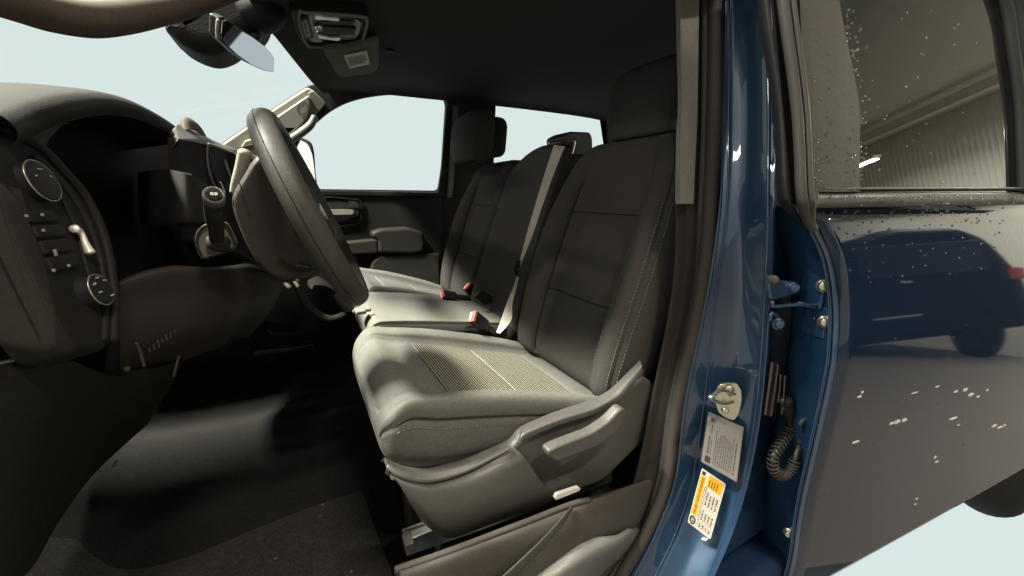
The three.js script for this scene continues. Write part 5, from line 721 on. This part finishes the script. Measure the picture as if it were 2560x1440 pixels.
/* ================================================ things fixed to the roof */
{
  const t = thing('overhead_console', 'dark overhead console with two map lamps and a button strip set in the headliner', 'roof console');
  const z = 1.30;
  part(t, 'bezel', panel([[0.011,1.296,0.0444], [-0.013,1.296,0.0781], [-0.0634,1.296,0.2171], [-0.052,1.296,0.2366], [0.0257,1.296,0.2487], [0.1429,1.296,0.2523], [0.2022,1.296,0.2382], [0.2831,1.296,0.1072], [0.2421,1.296,0.0735], [0.1446,1.296,0.0576]], 0.03, { bevel: 0.006, r: 0.014, seg: 4 }), M.dash);
  part(t, 'outer_frame', tube([[0.0006,1.291,0.0664], [-0.0187,1.291,0.0916], [-0.0611,1.291,0.2118], [-0.0494,1.291,0.2312], [0.0415,1.291,0.2394], [0.1327,1.291,0.2407], [0.1766,1.291,0.2246], [0.2473,1.291,0.1113], [0.231,1.291,0.091], [0.1454,1.291,0.0761]], 0.0045, { closed: true, seg: 140, rad: 10 }), M.pillarGrey);
  part(t, 'tray', panel([[0.0069,1.289,0.0738], [-0.0137,1.289,0.0963], [-0.0439,1.289,0.2057], [-0.0289,1.289,0.2203], [0.0563,1.289,0.2254], [0.1192,1.289,0.2197], [0.1984,1.289,0.1103], [0.1721,1.289,0.0916]], 0.006, { bevel: 0.001, r: 0.012 }), M.black);
  part(t, 'centre_rib', [panel([[0.0394,1.284,0.124], [0.0102,1.284,0.2101], [0.0607,1.284,0.2131], [0.1069,1.284,0.1299]], 0.008, { bevel: 0.002, r: 0.006 }), panel([[-0.001,1.286,0.1023], [-0.0338,1.286,0.2025], [-0.0107,1.286,0.2033], [0.0367,1.286,0.1179]], 0.006, { bevel: 0.002, r: 0.004 })], M.dash);
  part(t, 'button_block', panel([[0.0152,1.284,0.0676], [-0.0089,1.284,0.0863], [0.148,1.284,0.1056], [0.1789,1.284,0.0823]], 0.012, { bevel: 0.003, r: 0.004 }), M.dash);
  part(t, 'button_strip', panel([[0.0162,1.28,0.07], [-0.005,1.28,0.0831], [0.1193,1.28,0.0966], [0.1474,1.28,0.0834]], 0.006, { bevel: 0.0015, r: 0.003 }), M.black);
  part(t, 'printed_mark', [[757, 56], [761, 66], [764, 72], [768, 84]].length ? [rbox(0.008, 0.002, 0.004, 0.0008, [0.0186,1.279,0.0757]), rbox(0.012, 0.002, 0.004, 0.0008, [0.046,1.279,0.0792]), rbox(0.012, 0.002, 0.004, 0.0008, [0.0661,1.279,0.0816]), rbox(0.006, 0.002, 0.004, 0.0008, [0.1011,1.279,0.0875])] : [], M.clip);
  const lens = (a, name, ex) => part(t, name, panel(a, 0.006, { bevel: 0.002, r: 0.006 }), ex);
  M.lens = std([0.30, 0.29, 0.24], 0.3, { clearcoat: 0.6 });
  lens([[-0.0254,1.283,0.101], [-0.0342,1.283,0.1121], [-0.0305,1.283,0.1298], [-0.0409,1.283,0.1587], [-0.0324,1.283,0.1634], [-0.0194,1.283,0.1606], [-0.0133,1.283,0.1289], [0.0012,1.283,0.1079], [-0.0066,1.283,0.1017]], 'map_lamp', M.lens);
  lens([[0.1054,1.283,0.1146], [0.1116,1.283,0.1279], [0.1166,1.283,0.1502], [0.099,1.283,0.1756], [0.118,1.283,0.1796], [0.132,1.283,0.174], [0.1387,1.283,0.1294], [0.1344,1.283,0.1181]], 'map_lamp', M.lens);
  part(t, 'lamp_button', [place(new THREE.SphereGeometry(0.006, 16, 10), [0.0512,1.284,0.1082]), place(new THREE.SphereGeometry(0.006, 16, 10), [0.0432,1.284,0.117]), rbox(0.014, 0.004, 0.005, 0.0015, [0.0802,1.284,0.1125])], M.chrome);
}
{
  const t = thing('sun_visor', 'flat grey passenger sun visor folded against the roof, with a pale warning label', 'sun visor');
  part(t, 'panel', panel([[0.1854,1.268,0.1303], [0.1512,1.272,0.2029], [0.0574,1.282,0.2831], [0.278,1.272,0.3222], [0.3421,1.268,0.3218], [0.3768,1.266,0.3056], [0.4443,1.258,0.2079], [0.4184,1.258,0.1914]], 0.02, { bevel: 0.006, r: 0.014, seg: 4 }), M.visor);
  part(t, 'label', panel([[0.2054,1.264,0.1957], [0.1351,1.268,0.2573], [0.2434,1.264,0.2841], [0.3166,1.259,0.2252]], 0.004, { bevel: 0.0005, r: 0.003 }), M.labelPaper = std([0.42, 0.41, 0.35], 0.7));
  const rowsT = []; const A = [0.2046,1.2625,0.2029], B = [0.1449,1.2665,0.2562], Cc = [0.299,1.2585,0.2258];
  for (let k = 1; k < 9; k++) { const f = k / 9.5, a = [0, 1, 2].map((i) => A[i] + (Cc[i] - A[i]) * f), b = [0, 1, 2].map((i) => B[i] + (Cc[i] - A[i]) * f * 0.94); rowsT.push(tube([a, a.map((v, i) => v + (b[i] - v) * (0.82 + 0.16 * rnd()))], 0.0008, { rad: 5, seg: 6 })); }
  part(t, 'fine_print', rowsT, std([0.22, 0.21, 0.18], 0.8));
  part(t, 'clip', rbox(0.02, 0.012, 0.03, 0.004, [0.2603,1.325,0.3608]), M.dash);
}
{
  const t = thing('rear_view_mirror', 'rear view mirror tilted below the bulky sensor pod at the windscreen top', 'rear view mirror');
  const mo = [[-0.1513,1.1957,-0.1003], [-0.1369,1.2039,-0.0916], [-0.0877,1.2056,-0.0761], [-0.0124,1.2136,-0.0493], [0.0562,1.2175,-0.0268], [0.1114,1.2148,-0.0118], [0.1405,1.2101,-0.0056], [0.1726,1.1784,-0.013], [0.1192,1.1665,-0.0353], [0.0282,1.1569,-0.0675], [-0.0443,1.1563,-0.0895], [-0.1006,1.16,-0.1043], [-0.1269,1.1624,-0.1108]];
  const cm = mo.reduce((a, p) => [a[0] + p[0] / mo.length, a[1] + p[1] / mo.length, a[2] + p[2] / mo.length], [0, 0, 0]);
  part(t, 'housing', panel(mo, 0.022, { bevel: 0.005, r: 0.006, seg: 5 }), M.black);
  const face = mo.map((p) => [cm[0] + (p[0] - cm[0]) * 0.95, cm[1] + (p[1] - cm[1]) * 0.93, cm[2] + (p[2] - cm[2]) * 0.95]);
  part(t, 'mirror_glass', panel(face, 0.004, { bevel: 0.0008, r: 0.005, out: 0.002 }), M.mirror);
  part(t, 'end_trim', tube([[-0.1622,1.1884,-0.1028], [-0.1526,1.1738,-0.1077], [-0.139,1.1602,-0.1109]], 0.0035), M.pillar);
  part(t, 'stem', tube([[0.08,1.2415,-0.0437], [0.1,1.2664,-0.0604], [0.12,1.3022,-0.0618]], 0.014), M.black);
  const pod = sub(t, 'sensor_pod');
  const ring = (x, k, dy) => { const o = [[400, 52], [418, 78], [445, 100], [490, 122], [530, 128], [572, 114], [612, 88], [640, 60], [640, 10], [600, -30], [520, -20], [450, 30]]; return o; };
  part(pod, 'cover', panel([[0.05,1.2369,-0.2384], [0.05,1.211,-0.2276], [0.05,1.1941,-0.2071], [0.05,1.1821,-0.1755], [0.05,1.1822,-0.1458], [0.05,1.1978,-0.1129], [0.05,1.2289,-0.0736], [0.05,1.2594,-0.03], [0.05,1.308,-0.0034], [0.05,1.4032,0.009], [0.05,1.3972,-0.0886], [0.05,1.3208,-0.1957]], 0.2, { bevel: 0.04, r: 0.03, seg: 8, smooth: true }), M.dash);
  part(pod, 'mount', place(new THREE.SphereGeometry(1, 40, 24), [0.08,1.3044,-0.0278], [0, 0.5, 0], [0.075, 0.05, 0.06]), M.dash);
}

/* ================================================ the hall on the doorway's side */
{
  M.concrete = std([0.17, 0.148, 0.128], 0.55, { map: tex(256, (x, y) => 0.75 + 0.35 * fbm(x, y, 8, 71), 4, true) });
  M.steelWall = std([0.60, 0.58, 0.52], 0.6);
  M.roofSteel = std([0.62, 0.60, 0.54], 0.7);
  struct('floor', place(new THREE.BoxGeometry(11, 0.1, 26), [-6.75, -0.67, 7]), M.concrete);
  // corrugated cladding
  const sh = new THREE.Shape(); sh.moveTo(0, 0); for (let k = 0; k < 90; k++) { const z = k * 0.28; sh.lineTo(z, 0); sh.lineTo(z + 0.05, 0.016); sh.lineTo(z + 0.11, 0.016); sh.lineTo(z + 0.16, 0); } sh.lineTo(25.2, -0.03); sh.lineTo(0, -0.03);
  const clEnd = new THREE.ExtrudeGeometry(sh, { depth: 5.4, bevelEnabled: false }); clEnd.rotateX(-Math.PI / 2); clEnd.scale(0.43, 1, 1);
  const cl = new THREE.ExtrudeGeometry(sh, { depth: 5.4, bevelEnabled: false }); cl.rotateX(-Math.PI / 2); cl.rotateY(-Math.PI / 2);
  struct('wall', place(cl, [-12.2, -0.62, -5.5]), M.steelWall);
  struct('wall', place(clEnd, [-12.2, -0.62, 13.6]), M.steelWall);
  const ce = [place(new THREE.BoxGeometry(11, 0.08, 26), [-6.75, 4.84, 7])]; struct('ceiling', ce, M.roofSteel);
  for (let k = 0; k < 5; k++) { const b = part(scene, numbered('roof_beam'), [rbox(11, 0.24, 0.1, 0.01, [-6.75, 4.55, -3 + k * 5]), rbox(11, 0.02, 0.22, 0.005, [-6.75, 4.43, -3 + k * 5])], M.steelWall); b.userData.kind = 'structure'; }
  // ceiling lamps: tube fittings
  const lamp = (name, label, at, len, turn, power, w = 0.12, tilt = 0, tone = [1, 0.99, 0.85]) => {
    const t = thing(name, label, 'lamp', 'strip lamps under the hall roof'); t.position.set(...at); t.rotation.order = 'YXZ'; t.rotation.y = turn; t.rotation.x = -tilt;
    part(t, 'housing', rbox(len + 0.1, 0.07, w + 0.08, 0.02, [0, 0.05, 0]), M.white);
    const m = new THREE.MeshStandardMaterial({ color: 0xffffff }); m.emissive.setRGB(1, 0.95, 0.84); m.emissiveIntensity = 14;
    part(t, 'tube', rbox(len, 0.03, w, 0.012, [0, 0, 0]), m);
    const L = new THREE.RectAreaLight(0xffffff, power, len, w); L.color.setRGB(...tone); L.position.set(0, -0.02, 0); L.lookAt(0, -10, 0); L.rotation.set(-Math.PI / 2, 0, 0); t.add(L);
    return t;
  };
  lamp('strip_lamp', 'strip lamp hung over the bonnet of the truck', [0.05, 3.8, -1.7], 1.2, 0, 1220, 0.3);
  lamp('strip_lamp', 'strip lamp above the open doorway side of the truck', [-3.0, 4.4, 0.7], 1.3, -Math.PI / 2, 370, 0.3, 0.6, [1, 0.88, 0.75]);
  lamp('strip_lamp', 'added fill strip lamp high up well ahead of the truck', [-1.4, 3.7, -7.0], 2.4, 0, 70, 0.3, 1.1, [1, 0.85, 0.76]);  // unseen fill, added to put a warm brown light on the backrests
  lamp('strip_lamp', 'strip lamp near the end wall of the hall', [-8.7, 3.6, 11.0], 0.8, 0.1, 900, 0.16);
  lamp('strip_lamp', 'long strip lamp lighting the ribbed end wall', [-4.5, 4.2, 11.0], 2.2, 0, 640, 0.16);
  // a dark estate car parked alongside, seen only as a reflection in the blue door
  const c = thing('parked_car', 'dark estate car parked beside the truck, mirrored in its blue door', 'car');
  c.position.set(-4.5, -0.62, 5.15); c.scale.set(1, 1.1, 1);
  const sp = new THREE.Shape(); const pr = [[-2.05, 0.35], [-2.1, 0.62], [-2.0, 0.85], [-1.2, 1.02], [-0.55, 1.5], [0.2, 1.62], [1.2, 1.60], [1.62, 1.45], [1.95, 1.05], [2.05, 0.9], [2.05, 0.45], [1.95, 0.32]];
  const P2 = pr.map((p) => new THREE.Vector2(-p[0], p[1]));
  const body = new THREE.ExtrudeGeometry(roundShape(P2, 0.15), { depth: 1.5, bevelEnabled: true, bevelSize: 0.1, bevelThickness: 0.1, bevelOffset: -0.1, bevelSegments: 5 }); body.rotateY(Math.PI / 2); body.translate(-0.75, 0, 0);
  M.carPaint = std([0.006, 0.008, 0.014], 0.5);
  part(c, 'body', body, M.carPaint);
  part(c, 'side_window', rbox(0.02, 0.36, 1.9, 0.01, [0.852, 1.24, 0.45]), M.black);
  for (const z of [-1.15, 1.2]) for (const x of [-0.76, 0.76]) { const w = sub(c, 'wheel'); part(w, 'tyre', aim(new THREE.TorusGeometry(0.24, 0.1, 16, 40), [x, 0.34, z], [1, 0, 0]), M.tyre); part(w, 'rim', disc([[0.0001, 0.03], [0.1, 0.04], [0.18, 0.02], [0.2, -0.02]], 30, [x + Math.sign(x) * 0.06, 0.34, z], [Math.sign(x), 0, 0]), M.tyre); }
  for (const x of [-0.78, 0.78]) part(c, 'tail_lamp', rbox(0.16, 0.16, 0.30, 0.04, [x, 0.98, 1.90]), M.red);
  part(c, 'door_handle', rbox(0.02, 0.025, 0.16, 0.006, [0.862, 1.0, 0.1]), M.chrome);
  part(c, 'trim_strip', rbox(0.012, 0.02, 0.7, 0.004, [0.856, 0.62, -0.1]), M.chrome);
}
renderer.render(scene, camera);
